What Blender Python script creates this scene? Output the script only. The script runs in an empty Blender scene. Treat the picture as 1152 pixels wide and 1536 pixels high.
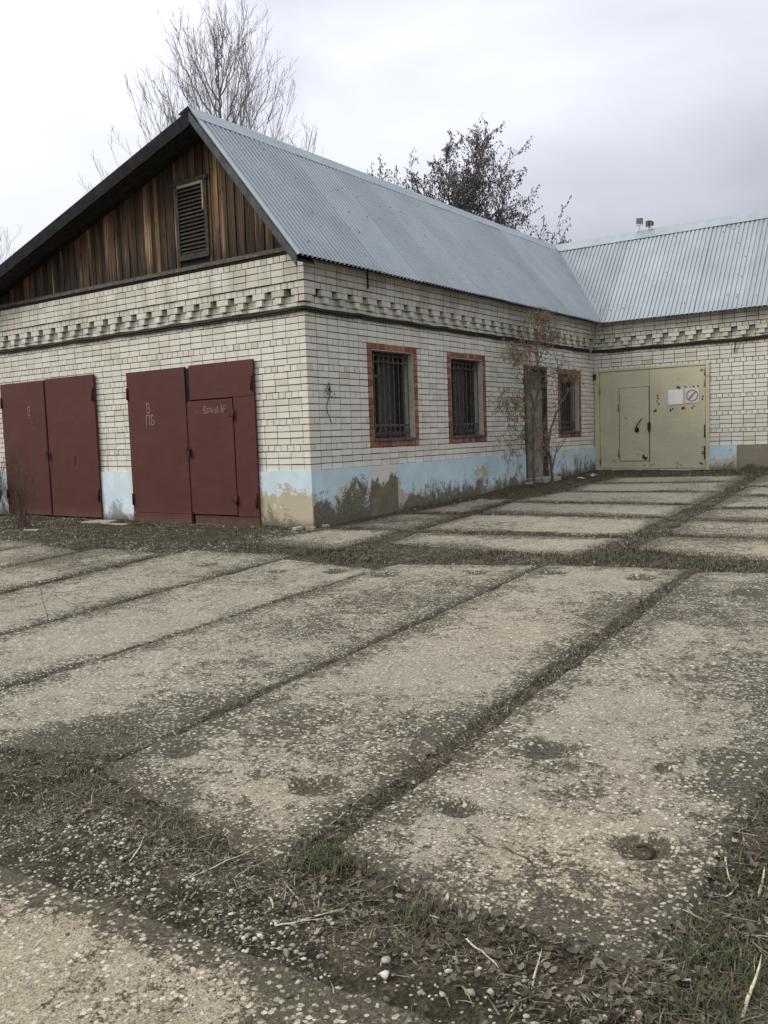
import bpy, math, random
import numpy as np
from mathutils import Vector, Matrix

random.seed(7)
RNG = np.random.default_rng(7)
scene = bpy.context.scene
col = scene.collection

# ------------------------------------------------------------------ camera
CAM = np.array([8.3964, -9.9152, 1.3541])
RT = np.array([0.81506412, 0.57840074, -0.03351232])
UP = np.array([-0.02394991, 0.09142971, 0.99552349])
FW = np.array([-0.57887554, 0.81061285, -0.08837372])
cd = bpy.data.cameras.new('camera')
cam = bpy.data.objects.new('camera', cd)
col.objects.link(cam)
cam.matrix_world = Matrix(((RT[0], UP[0], -FW[0], CAM[0]), (RT[1], UP[1], -FW[1], CAM[1]),
                           (RT[2], UP[2], -FW[2], CAM[2]), (0, 0, 0, 1)))
cd.sensor_fit = 'VERTICAL'
cd.sensor_height = 24.0
cd.lens = 1296.95 / 1536 * 24.0
cd.clip_start = 0.05
cd.clip_end = 2000
scene.camera = cam

# ------------------------------------------------------------------ sky, sun, exposure
SUN_DIR = Vector((-0.62, -0.52, 0.62)).normalized()      # towards the sun
world = bpy.data.worlds.new('World')
scene.world = world
world.use_nodes = True
wt = world.node_tree
wt.nodes.clear()


def wn(t):
    return wt.nodes.new(t)


sky = wn('ShaderNodeTexSky')
sky.sky_type = 'NISHITA'
sky.sun_disc = False
sky.sun_elevation = math.asin(SUN_DIR.z)
sky.sun_rotation = math.atan2(SUN_DIR.x, SUN_DIR.y)
sky.air_density = 1.0
sky.dust_density = 3.0
tc = wn('ShaderNodeTexCoord')
mp = wn('ShaderNodeMapping')
mp.inputs['Scale'].default_value = (1.0, 1.0, 2.2)
mp.inputs['Location'].default_value = (0.35, 0.1, 0.0)
wt.links.new(tc.outputs['Generated'], mp.inputs['Vector'])
nz = wn('ShaderNodeTexNoise')
nz.inputs['Scale'].default_value = 2.1
nz.inputs['Detail'].default_value = 7
nz.inputs['Roughness'].default_value = 0.45
nz.inputs['Distortion'].default_value = 0.3
wt.links.new(mp.outputs['Vector'], nz.inputs['Vector'])
# the cloud layer is thinner, hence brighter, towards the hidden sun
dot = wn('ShaderNodeVectorMath')
dot.operation = 'DOT_PRODUCT'
wt.links.new(tc.outputs['Generated'], dot.inputs[0])
dot.inputs[1].default_value = SUN_DIR
mr = wn('ShaderNodeMapRange')
mr.inputs['From Min'].default_value = -0.55
mr.inputs['From Max'].default_value = 0.55
mr.inputs['To Min'].default_value = -0.36
mr.inputs['To Max'].default_value = 0.13
wt.links.new(dot.outputs['Value'], mr.inputs['Value'])
ad = wn('ShaderNodeMath')
ad.operation = 'ADD'
wt.links.new(nz.outputs['Fac'], ad.inputs[0])
wt.links.new(mr.outputs['Result'], ad.inputs[1])
cr = wn('ShaderNodeValToRGB')
e = cr.color_ramp.elements
e[0].position = 0.22
e[0].color = (0.40, 0.42, 0.48, 1)
e[1].position = 0.80
e[1].color = (0.90, 0.915, 0.955, 1)
m_ = e.new(0.52)
m_.color = (0.69, 0.705, 0.77, 1)
wt.links.new(ad.outputs[0], cr.inputs['Fac'])
bg1 = wn('ShaderNodeBackground')
bg1.inputs['Strength'].default_value = 0.06
wt.links.new(sky.outputs['Color'], bg1.inputs['Color'])
bg2 = wn('ShaderNodeBackground')
sepw = wn('ShaderNodeSeparateXYZ')
wt.links.new(tc.outputs['Generated'], sepw.inputs[0])
zen = wn('ShaderNodeMapRange')
zen.inputs['From Min'].default_value = 0.0
zen.inputs['From Max'].default_value = 1.0
zen.inputs['To Min'].default_value = 0.70
zen.inputs['To Max'].default_value = 2.05
wt.links.new(sepw.outputs['Z'], zen.inputs['Value'])
wt.links.new(zen.outputs['Result'], bg2.inputs['Strength'])
wt.links.new(cr.outputs['Color'], bg2.inputs['Color'])
mxs = wn('ShaderNodeMixShader')
mxs.inputs['Fac'].default_value = 0.92
wt.links.new(bg1.outputs[0], mxs.inputs[1])
wt.links.new(bg2.outputs[0], mxs.inputs[2])
wo = wn('ShaderNodeOutputWorld')
wt.links.new(mxs.outputs[0], wo.inputs['Surface'])

sl = bpy.data.lights.new('sun', 'SUN')
sl.energy = 1.5
sl.angle = math.radians(16)
sl.color = (1.0, 0.95, 0.86)
so = bpy.data.objects.new('sun', sl)
col.objects.link(so)
so.rotation_euler = SUN_DIR.to_track_quat('Z', 'Y').to_euler()
so.location = (-20, -20, 30)

vs = scene.view_settings
vs.view_transform = 'Standard'
vs.look = 'None'
vs.exposure = 0.34
vs.gamma = 1.0
vs.use_curve_mapping = False
scene.render.engine = 'CYCLES'
scene.cycles.max_bounces = 6
scene.cycles.diffuse_bounces = 3

# ------------------------------------------------------------------ helpers: noise
def _hash(ix, iy, seed):
    n = (ix.astype(np.int64) * 374761393 + iy.astype(np.int64) * 668265263 + seed * 1442695041) & 0x7fffffff
    n = ((n ^ (n >> 13)) * 1274126177) & 0x7fffffff
    n = ((n ^ (n >> 16)) * 668265263) & 0x7fffffff
    return ((n ^ (n >> 15)) & 0xffff) / 65535.0


def vnoise(x, y, seed=0):
    x = np.asarray(x, float)
    y = np.asarray(y, float)
    ix = np.floor(x)
    iy = np.floor(y)
    fx = x - ix
    fy = y - iy
    fx = fx * fx * (3 - 2 * fx)
    fy = fy * fy * (3 - 2 * fy)
    a = _hash(ix, iy, seed)
    b = _hash(ix + 1, iy, seed)
    c = _hash(ix, iy + 1, seed)
    d = _hash(ix + 1, iy + 1, seed)
    return (a * (1 - fx) + b * fx) * (1 - fy) + (c * (1 - fx) + d * fx) * fy


def fbm(x, y, seed=0, octv=4):
    s = 0
    a = 0.5
    f = 1.0
    for k in range(octv):
        s = s + a * vnoise(np.asarray(x) * f + 17.3 * k, np.asarray(y) * f - 9.1 * k, seed + k)
        a *= 0.5
        f *= 2.03
    return s / (1 - 0.5 ** octv)


def sstep(a, b, x):
    t = np.clip((x - a) / (b - a), 0, 1)
    return t * t * (3 - 2 * t)


# ------------------------------------------------------------------ helpers: objects
def tag(o, label=None, cat=None, group=None, kind=None):
    if label:
        o['label'] = label
    if cat:
        o['category'] = cat
    if group:
        o['group'] = group
    if kind:
        o['kind'] = kind
    return o


def empty(name, loc=(0, 0, 0), parent=None):
    o = bpy.data.objects.new(name, None)
    o.empty_display_size = 0.2
    col.objects.link(o)
    o.location = loc
    if parent:
        o.parent = parent
    return o


def link(name, me, parent=None, loc=(0, 0, 0), rotz=0.0):
    o = bpy.data.objects.new(name, me)
    col.objects.link(o)
    o.location = loc
    o.rotation_euler = (0, 0, rotz)
    if parent:
        o.parent = parent
    return o


def np_mesh(name, V, F, mat, smooth=False, attrs=None):
    """mesh from an (n,3) array and a list of (m,k) face arrays"""
    me = bpy.data.meshes.new(name)
    V = np.ascontiguousarray(V, np.float32)
    if not isinstance(F, (list, tuple)):
        F = [F]
    me.vertices.add(len(V))
    me.vertices.foreach_set('co', V.ravel())
    nl = sum(f.size for f in F)
    npoly = sum(len(f) for f in F)
    me.loops.add(nl)
    me.loops.foreach_set('vertex_index', np.concatenate([f.ravel() for f in F]).astype(np.int32))
    me.polygons.add(npoly)
    starts = []
    s = 0
    for f in F:
        k = f.shape[1]
        starts.append(s + np.arange(len(f)) * k)
        s += f.size
    me.polygons.foreach_set('loop_start', np.concatenate(starts).astype(np.int32))
    if smooth:
        me.polygons.foreach_set('use_smooth', np.ones(npoly, bool))
    for k, v in (attrs or {}).items():
        a = me.attributes.new(k, 'FLOAT', 'POINT')
        a.data.foreach_set('value', np.ascontiguousarray(v, np.float32))
    me.update(calc_edges=True)
    me.materials.append(mat)
    return me


class MB:
    """collects boxes, prisms and tubes; build() links them as one object"""

    def __init__(self):
        self.v = []
        self.f = []

    def box(self, x0, x1, y0, y1, z0, z1, skip=()):
        if x1 < x0: x0, x1 = x1, x0
        if y1 < y0: y0, y1 = y1, y0
        if z1 < z0: z0, z1 = z1, z0
        b = len(self.v)
        self.v += [(x0, y0, z0), (x1, y0, z0), (x1, y1, z0), (x0, y1, z0),
                   (x0, y0, z1), (x1, y0, z1), (x1, y1, z1), (x0, y1, z1)]
        fs = {'-z': (0, 3, 2, 1), '+z': (4, 5, 6, 7), '-y': (0, 1, 5, 4), '+x': (1, 2, 6, 5),
              '+y': (2, 3, 7, 6), '-x': (3, 0, 4, 7)}
        for k, q in fs.items():
            if k not in skip:
                self.f.append(tuple(b + i for i in q))
        return self

    def hull(self, bottom, top):
        """prism from two rings with the same number of points"""
        n = len(bottom)
        b = len(self.v)
        self.v += [tuple(p) for p in bottom] + [tuple(p) for p in top]
        self.f.append(tuple(b + i for i in reversed(range(n))))
        self.f.append(tuple(b + n + i for i in range(n)))
        for i in range(n):
            j = (i + 1) % n
            self.f.append((b + i, b + j, b + n + j, b + n + i))
        return self

    def tube(self, pts, rad, k=6, cap=True):
        P = [Vector(p) for p in pts]
        if not hasattr(rad, '__len__'):
            rad = [rad] * len(P)
        b = len(self.v)
        n = len(P)
        up = Vector((0.13, 0.31, 0.94))
        for i in range(n):
            d = (P[min(i + 1, n - 1)] - P[max(i - 1, 0)])
            if d.length < 1e-9:
                d = Vector((0, 0, 1))
            d.normalize()
            if abs(d.dot(up)) > 0.95:
                up = Vector((0.94, 0.2, 0.1))
            a = d.cross(up).normalized()
            c = d.cross(a)
            up = -c if False else up
            for j in range(k):
                t = 2 * math.pi * j / k
                self.v.append(tuple(P[i] + (a * math.cos(t) + c * math.sin(t)) * rad[i]))
        for i in range(n - 1):
            for j in range(k):
                j2 = (j + 1) % k
                self.f.append((b + i * k + j, b + i * k + j2, b + (i + 1) * k + j2, b + (i + 1) * k + j))
        if cap:
            self.f.append(tuple(b + j for j in reversed(range(k))))
            self.f.append(tuple(b + (n - 1) * k + j for j in range(k)))
        return self

    def quad(self, a, b_, c, d):
        b = len(self.v)
        self.v += [tuple(a), tuple(b_), tuple(c), tuple(d)]
        self.f.append((b, b + 1, b + 2, b + 3))
        return self

    def mesh(self, name, mat, smooth=False, bevel=0.0):
        me = bpy.data.meshes.new(name)
        me.from_pydata(self.v, [], self.f)
        if smooth:
            me.polygons.foreach_set('use_smooth', [True] * len(me.polygons))
        if bevel > 0:
            import bmesh
            bm = bmesh.new()
            bm.from_mesh(me)
            bmesh.ops.bevel(bm, geom=bm.edges[:], offset=bevel, segments=1, affect='EDGES', clamp_overlap=True)
            bm.to_mesh(me)
            bm.free()
        me.update()
        me.materials.append(mat)
        return me

    def build(self, name, mat, parent=None, smooth=False, bevel=0.0, loc=(0, 0, 0), rotz=0.0):
        return link(name, self.mesh(name, mat, smooth, bevel), parent, loc, rotz)


# ------------------------------------------------------------------ helpers: materials
class NT:
    def __init__(self, name):
        self.m = bpy.data.materials.new(name)
        self.m.use_nodes = True
        self.t = self.m.node_tree
        self.t.nodes.clear()
        self.out = self.t.nodes.new('ShaderNodeOutputMaterial')
        self.b = self.t.nodes.new('ShaderNodeBsdfPrincipled')
        self.t.links.new(self.b.outputs[0], self.out.inputs['Surface'])
        self.geo = self.t.nodes.new('ShaderNodeNewGeometry')
        self.pos = self.geo.outputs['Position']

    def set(self, inp, v):
        if isinstance(v, (int, float)):
            inp.default_value = v
        elif isinstance(v, (tuple, list)):
            if len(v) == 3 and inp.type == 'RGBA':
                v = (*v, 1)
            inp.default_value = v
        else:
            self.t.links.new(v, inp)

    def math(self, op, a, b=0.0, clamp=False):
        n = self.t.nodes.new('ShaderNodeMath')
        n.operation = op
        n.use_clamp = clamp
        self.set(n.inputs[0], a)
        self.set(n.inputs[1], b)
        return n.outputs[0]

    def mapv(self, vec, scale=(1, 1, 1), loc=(0, 0, 0), rot=(0, 0, 0)):
        n = self.t.nodes.new('ShaderNodeMapping')
        self.set(n.inputs['Vector'], vec)
        n.inputs['Scale'].default_value = scale
        n.inputs['Location'].default_value = loc
        n.inputs['Rotation'].default_value = rot
        return n.outputs[0]

    def noise(self, scale, detail=4, rough=0.55, vec=None, dist=0.0):
        n = self.t.nodes.new('ShaderNodeTexNoise')
        n.inputs['Scale'].default_value = scale
        n.inputs['Detail'].default_value = detail
        n.inputs['Roughness'].default_value = rough
        n.inputs['Distortion'].default_value = dist
        self.set(n.inputs['Vector'], self.pos if vec is None else vec)
        return n.outputs['Fac']

    def vor(self, scale, vec=None, rand=1.0):
        n = self.t.nodes.new('ShaderNodeTexVoronoi')
        n.inputs['Scale'].default_value = scale
        n.inputs['Randomness'].default_value = rand
        self.set(n.inputs['Vector'], self.pos if vec is None else vec)
        return n.outputs['Distance'], n.outputs['Color']

    def distort(self, vec, scale, amt):
        n = self.t.nodes.new('ShaderNodeTexNoise')
        n.inputs['Scale'].default_value = scale
        n.inputs['Detail'].default_value = 3
        self.set(n.inputs['Vector'], self.pos)
        a = self.t.nodes.new('ShaderNodeVectorMath')
        a.operation = 'SUBTRACT'
        self.set(a.inputs[0], n.outputs['Color'])
        a.inputs[1].default_value = (.5, .5, .5)
        b = self.t.nodes.new('ShaderNodeVectorMath')
        b.operation = 'MULTIPLY_ADD'
        self.set(b.inputs[0], a.outputs[0])
        b.inputs[1].default_value = (amt, amt, amt)
        self.set(b.inputs[2], vec)
        return b.outputs[0]

    def sep(self, v):
        n = self.t.nodes.new('ShaderNodeSeparateXYZ')
        self.set(n.inputs[0], v)
        return n.outputs

    def step(self, a, b, x):
        n = self.t.nodes.new('ShaderNodeMapRange')
        n.interpolation_type = 'SMOOTHSTEP'
        n.inputs['From Min'].default_value = a
        n.inputs['From Max'].default_value = b
        self.set(n.inputs['Value'], x)
        return n.outputs['Result']

    def ramp(self, fac, stops):
        n = self.t.nodes.new('ShaderNodeValToRGB')
        self.set(n.inputs['Fac'], fac)
        el = n.color_ramp.elements
        while len(el) < len(stops):
            el.new(0.5)
        for i, (p, c) in enumerate(stops):
            el[i].position = p
            el[i].color = (*c, 1) if len(c) == 3 else c
        return n.outputs['Color']

    def mix(self, fac, a, b, mode='MIX'):
        n = self.t.nodes.new('ShaderNodeMix')
        n.data_type = 'RGBA'
        n.blend_type = mode
        self.set(n.inputs[0], fac)
        self.set(n.inputs[6], a)
        self.set(n.inputs[7], b)
        return n.outputs[2]

    def attr(self, name):
        n = self.t.nodes.new('ShaderNodeAttribute')
        n.attribute_name = name
        return n.outputs['Fac']

    def rnd(self):
        """one random number per object and per loose piece of a mesh"""
        o = self.t.nodes.new('ShaderNodeObjectInfo')
        return self.math('FRACT', self.math('ADD', o.outputs['Random'],
                         self.math('MULTIPLY', self.geo.outputs['Random Per Island'], 7.31)))

    def objvec(self):
        n = self.t.nodes.new('ShaderNodeTexCoord')
        return n.outputs['Object']

    def bump(self, h, strength=0.5, dist=0.01):
        n = self.t.nodes.new('ShaderNodeBump')
        n.inputs['Strength'].default_value = strength
        n.inputs['Distance'].default_value = dist
        self.set(n.inputs['Height'], h)
        self.set(self.b.inputs['Normal'], n.outputs[0])

    def done(self, color, rough=0.9, metal=0.0, spec=0.3):
        self.set(self.b.inputs['Base Color'], color)
        self.set(self.b.inputs['Roughness'], rough)
        self.set(self.b.inputs['Metallic'], metal)
        self.set(self.b.inputs['Specular IOR Level'], spec)
        return self.m


def simple(name, c0, c1, scale=20, rough=0.8, metal=0.0, bump=0.0, spec=0.3, rv=0.0):
    n = NT(name)
    f = n.noise(scale)
    c = n.mix(n.step(0.3, 0.7, f), c0, c1)
    if rv:
        k = n.math('ADD', 1 - rv, n.math('MULTIPLY', n.rnd(), 2 * rv))
        c = n.mix(1.0, c, k, 'MULTIPLY')
    if bump:
        n.bump(f, bump, 0.01)
    return n.done(c, rough, metal, spec)


def mat_brick():
    n = NT('cream_brick')
    r = n.rnd()
    c = n.ramp(r, [(0.0, (0.53, 0.495, 0.40)), (0.08, (0.61, 0.58, 0.485)), (0.5, (0.65, 0.625, 0.535)),
                   (0.9, (0.69, 0.668, 0.58)), (0.985, (0.66, 0.61, 0.51)), (1.0, (0.57, 0.50, 0.41))])
    g = n.noise(1.1, 5, 0.6)
    c = n.mix(n.step(0.48, 0.75, g), c, n.mix(0.28, c, (0.36, 0.34, 0.26)))
    f = n.noise(45, 4, 0.7)
    c = n.mix(n.step(0.55, 0.8, f), c, n.mix(0.35, c, (0.30, 0.27, 0.2)))
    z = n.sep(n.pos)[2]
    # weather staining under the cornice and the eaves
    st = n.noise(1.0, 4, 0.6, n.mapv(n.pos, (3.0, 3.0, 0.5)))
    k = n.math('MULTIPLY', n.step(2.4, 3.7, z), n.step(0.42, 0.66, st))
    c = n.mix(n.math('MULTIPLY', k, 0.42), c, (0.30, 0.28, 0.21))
    n.bump(n.math('ADD', n.noise(120, 3), n.math('MULTIPLY', n.noise(18, 3), 1.5)), 0.35, 0.006)
    return n.done(c, 0.92, 0, 0.2)


def mat_mortar():
    n = NT('dark_mortar')
    f = n.noise(14, 5, 0.65)
    c = n.ramp(f, [(0.3, (0.045, 0.041, 0.033)), (0.7, (0.105, 0.096, 0.078))])
    n.bump(n.noise(80, 3), 0.6, 0.006)
    return n.done(c, 0.95, 0, 0.1)


def mat_redbrick():
    n = NT('red_painted_brick')
    c = n.ramp(n.rnd(), [(0, (0.18, 0.072, 0.048)), (0.6, (0.27, 0.115, 0.075)), (1, (0.36, 0.19, 0.135))])
    c = n.mix(n.step(0.5, 0.75, n.noise(30, 5)), c, (0.20, 0.10, 0.075))
    n.bump(n.noise(90, 3), 0.4, 0.005)
    return n.done(c, 0.9, 0, 0.2)


def mat_plinth(name, base, mold, beige=0.0, seed=0.0, mold_hi=0.45, scar=0.35):
    """rendered plinth: chalky paint, peeling to render in patches, algae and damp from the ground up"""
    n = NT(name)
    v = n.mapv(n.pos, (1, 1, 1), (seed, seed * 1.7, seed * 0.6))
    xyz = n.sep(n.pos)
    h = n.math('SUBTRACT', xyz[2], n.math('MULTIPLY', xyz[1], 0.0266))
    big = n.noise(2.2, 6, 0.62, v)
    fine = n.noise(17, 5, 0.7, v)
    c = n.mix(n.step(0.35, 0.7, n.noise(3.2, 4, 0.5, v)), base, tuple(min(1, b * 1.13 + 0.01) for b in base))
    c = n.mix(n.step(0.62, 0.78, n.noise(26, 4, 0.7, v)), c, tuple(b * 0.82 for b in base))
    # pale render where the paint has flaked
    fl = n.math('ADD', n.math('MULTIPLY', big, 0.75), n.math('MULTIPLY', fine, 0.4))
    fl = n.math('ADD', fl, n.math('MULTIPLY', n.math('SUBTRACT', 0.5, h), beige + 0.15))
    fl = n.math('ADD', fl, beige * 0.27)
    c = n.mix(n.step(0.66, 0.70, fl), c, (0.44, 0.385, 0.27))
    fl2 = n.math('ADD', n.math('MULTIPLY', n.noise(5, 5, 0.65, n.mapv(v, loc=(4, 2, 7))), 0.8), n.math('MULTIPLY', fine, 0.25))
    c = n.mix(n.math('MULTIPLY', n.step(0.60, 0.66, fl2), n.step(0.0, 0.4, beige + scar)), c, (0.56, 0.53, 0.45))
    # algae / damp
    al = n.math('ADD', n.math('MULTIPLY', n.noise(2.3, 8, 0.75, n.mapv(v, (1, 1, 0.8), (9, 1, 3)), 0.6), 1.5), n.math('MULTIPLY', n.noise(40, 5, 0.8, v), 0.55))
    al = n.math('ADD', al, n.math('MULTIPLY', n.math('SUBTRACT', mold_hi, h), 0.62))
    am = n.math('MULTIPLY', n.step(1.05, 1.14, al), mold)
    ac = n.ramp(n.noise(22, 5, 0.7, v), [(0.3, (0.065, 0.06, 0.038)), (0.55, (0.14, 0.128, 0.084)), (0.75, (0.27, 0.25, 0.18))])
    c = n.mix(am, c, ac)
    c = n.mix(n.math('MULTIPLY', n.step(0.16, 0.0, h), 0.7), c, (0.12, 0.105, 0.075))
    n.bump(n.math('ADD', n.math('MULTIPLY', fl, 0.6), n.math('ADD', fine, n.noise(90, 3))), 0.35, 0.012)
    return n.done(c, 0.88, 0, 0.2)


def mat_bare():
    n = NT('bare_render')
    v = n.pos
    z = n.sep(v)[2]
    f = n.noise(4, 6, 0.65)
    c = n.ramp(f, [(0.3, (0.13, 0.11, 0.075)), (0.6, (0.20, 0.17, 0.12)), (0.75, (0.27, 0.24, 0.18))])
    w = n.math('ADD', n.noise(3.5, 5, 0.6, n.mapv(v, loc=(3, 3, 1))), n.math('MULTIPLY', n.math('SUBTRACT', z, 0.50), 1.1))
    c = n.mix(n.step(0.60, 0.66, w), c, (0.60, 0.58, 0.53))
    br = n.math('ADD', n.noise(6, 5, 0.6, n.mapv(v, loc=(1, 8, 2))), n.math('MULTIPLY', n.math('SUBTRACT', 0.10, z), 1.0))
    c = n.mix(n.math('MULTIPLY', n.step(0.56, 0.64, br), .7), c, (0.20, 0.085, 0.06))
    n.bump(n.math('ADD', f, n.noise(50, 4)), 0.5, 0.012)
    return n.done(c, 0.93, 0, 0.15)


def mat_greybrown():
    n = NT('grey_brown_render')
    z = n.sep(n.pos)[2]
    f = n.noise(3, 6, 0.6)
    c = n.ramp(f, [(0.3, (0.19, 0.165, 0.125)), (0.7, (0.25, 0.22, 0.175))])
    d = n.math('ADD', f, n.math('MULTIPLY', n.math('SUBTRACT', 0.5, z), 1.6))
    c = n.mix(n.step(0.60, 0.74, d), c, (0.085, 0.075, 0.055))
    n.bump(n.noise(60, 4), 0.3, 0.01)
    return n.done(c, 0.92, 0, 0.2)


def mat_gate(name, base, rust, seed):
    n = NT(name)
    v = n.mapv(n.pos, loc=(seed, seed, 0))
    c = n.mix(n.step(0.3, 0.75, n.noise(1.6, 5, 0.6, v)), base, tuple(b * 0.86 for b in base))
    st = n.noise(1.0, 5, 0.6, n.mapv(v, (9, 9, 0.8)))
    c = n.mix(n.math('MULTIPLY', n.step(0.52, 0.75, st), 0.25), c, tuple(b * 0.6 + 0.02 for b in base))
    sp = n.math('ADD', n.math('MULTIPLY', n.noise(5.5, 6, 0.68, v), 0.8), n.math('MULTIPLY', n.noise(40, 4, 0.7, v), 0.3))
    z = n.sep(n.pos)[2]
    sp = n.math('ADD', sp, n.math('MULTIPLY', n.step(0.9, 0.2, z), 0.07))
    c = n.mix(n.step(rust, rust + 0.045, sp), c, n.ramp(n.noise(30, 3), [(0.3, (0.05, 0.03, 0.02)), (0.7, (0.17, 0.085, 0.04))]))
    # rust creeping up from the bottom edge, sun-faded upper sheet, brush marks
    eb = n.math('ADD', n.math('MULTIPLY', n.noise(9, 6, 0.75, v), 0.9), n.math('MULTIPLY', n.math('SUBTRACT', 0.18, z), 1.2))
    c = n.mix(n.math('MULTIPLY', n.step(0.56, 0.70, eb), 0.8), c, n.ramp(n.noise(40, 3), [(0.3, (0.045, 0.028, 0.02)), (0.7, (0.13, 0.07, 0.04))]))
    c = n.mix(n.math('MULTIPLY', n.step(0.45, 0.75, n.noise(1.0, 4, 0.6, n.mapv(n.pos, (3, 3, 26)))), 0.16), c, tuple(min(1, b * 1.5 + .012) for b in base))
    # dust on the lower sheet
    c = n.mix(n.math('MULTIPLY', n.step(0.45, 0.0, n.math('ADD', z, n.math('MULTIPLY', n.noise(6), 0.3))), 0.35), c, (0.15, 0.105, 0.085))
    n.bump(n.math('ADD', n.math('MULTIPLY', n.noise(2.4, 2, 0.4, v), 5.0), n.math('MULTIPLY', sp, 0.3)), 0.16, 0.02)
    return n.done(c, 0.66, 0, 0.22)


def mat_roof():
    n = NT('weathered_zinc_sheet')
    r = n.rnd()
    f = n.noise(1.3, 6, 0.6)
    c = n.ramp(f, [(0.25, (0.245, 0.28, 0.295)), (0.5, (0.30, 0.335, 0.35)), (0.75, (0.355, 0.39, 0.402))])
    c = n.mix(1.0, c, n.math('ADD', 0.9, n.math('MULTIPLY', r, 0.2)), 'MULTIPLY')
    s = n.noise(1.0, 5, 0.65, n.mapv(n.pos, (14, 14, 0.9)))
    c = n.mix(n.math('MULTIPLY', n.step(0.55, 0.8, s), 0.35), c, (0.22, 0.24, 0.24))
    sp = n.noise(38, 4, 0.7)
    c = n.mix(n.math('MULTIPLY', n.step(0.62, 0.78, sp), 0.4), c, (0.2, 0.2, 0.18))
    return n.done(c, n.math('ADD', 0.42, n.math('MULTIPLY', f, 0.25)), 0.25, 0.4)


def mat_plank():
    n = NT('weathered_plank')
    r = n.rnd()
    g = n.noise(1.0, 7, 0.78, n.mapv(n.pos, (75, 30, 1.3)), dist=0.5)
    s = n.noise(1.0, 4, 0.6, n.mapv(n.pos, (13, 8, 0.55), (3, 0, 1)))
    c = n.ramp(g, [(0.30, (0.018, 0.013, 0.010)), (0.5, (0.062, 0.041, 0.027)), (0.68, (0.165, 0.118, 0.078))])
    c = n.mix(1.0, c, n.ramp(r, [(0, (0.5, 0.46, 0.42)), (0.4, (0.95, 0.86, 0.78)), (0.8, (1.5, 1.32, 1.1)), (1, (2.6, 2.3, 1.9))]), 'MULTIPLY')
    c = n.mix(n.math('MULTIPLY', n.step(0.54, 0.68, s), n.step(0.3, 0.7, r)), c, (0.36, 0.26, 0.155))
    # knots
    d, vc = n.vor(1.0, n.mapv(n.pos, (9, 9, 2.2)))
    c = n.mix(n.step(0.16, 0.08, d), c, (0.02, 0.012, 0.009))
    # dark weathering streaks rising from the sill board
    z = n.sep(n.pos)[2]
    w = n.math('SUBTRACT', n.math('ADD', n.noise(1.0, 3, 0.5, n.mapv(n.pos, (7, 7, 0.2))), n.noise(1.0, 4, 0.6, n.mapv(n.pos, (30, 30, 1)))), n.math('MULTIPLY', n.math('SUBTRACT', z, 4.2), 0.55))
    c = n.mix(n.math('MULTIPLY', n.step(0.72, 1.05, w), 0.8), c, (0.016, 0.013, 0.011))
    n.bump(g, 0.5, 0.01)
    return n.done(c, 0.85, 0, 0.2)


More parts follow.
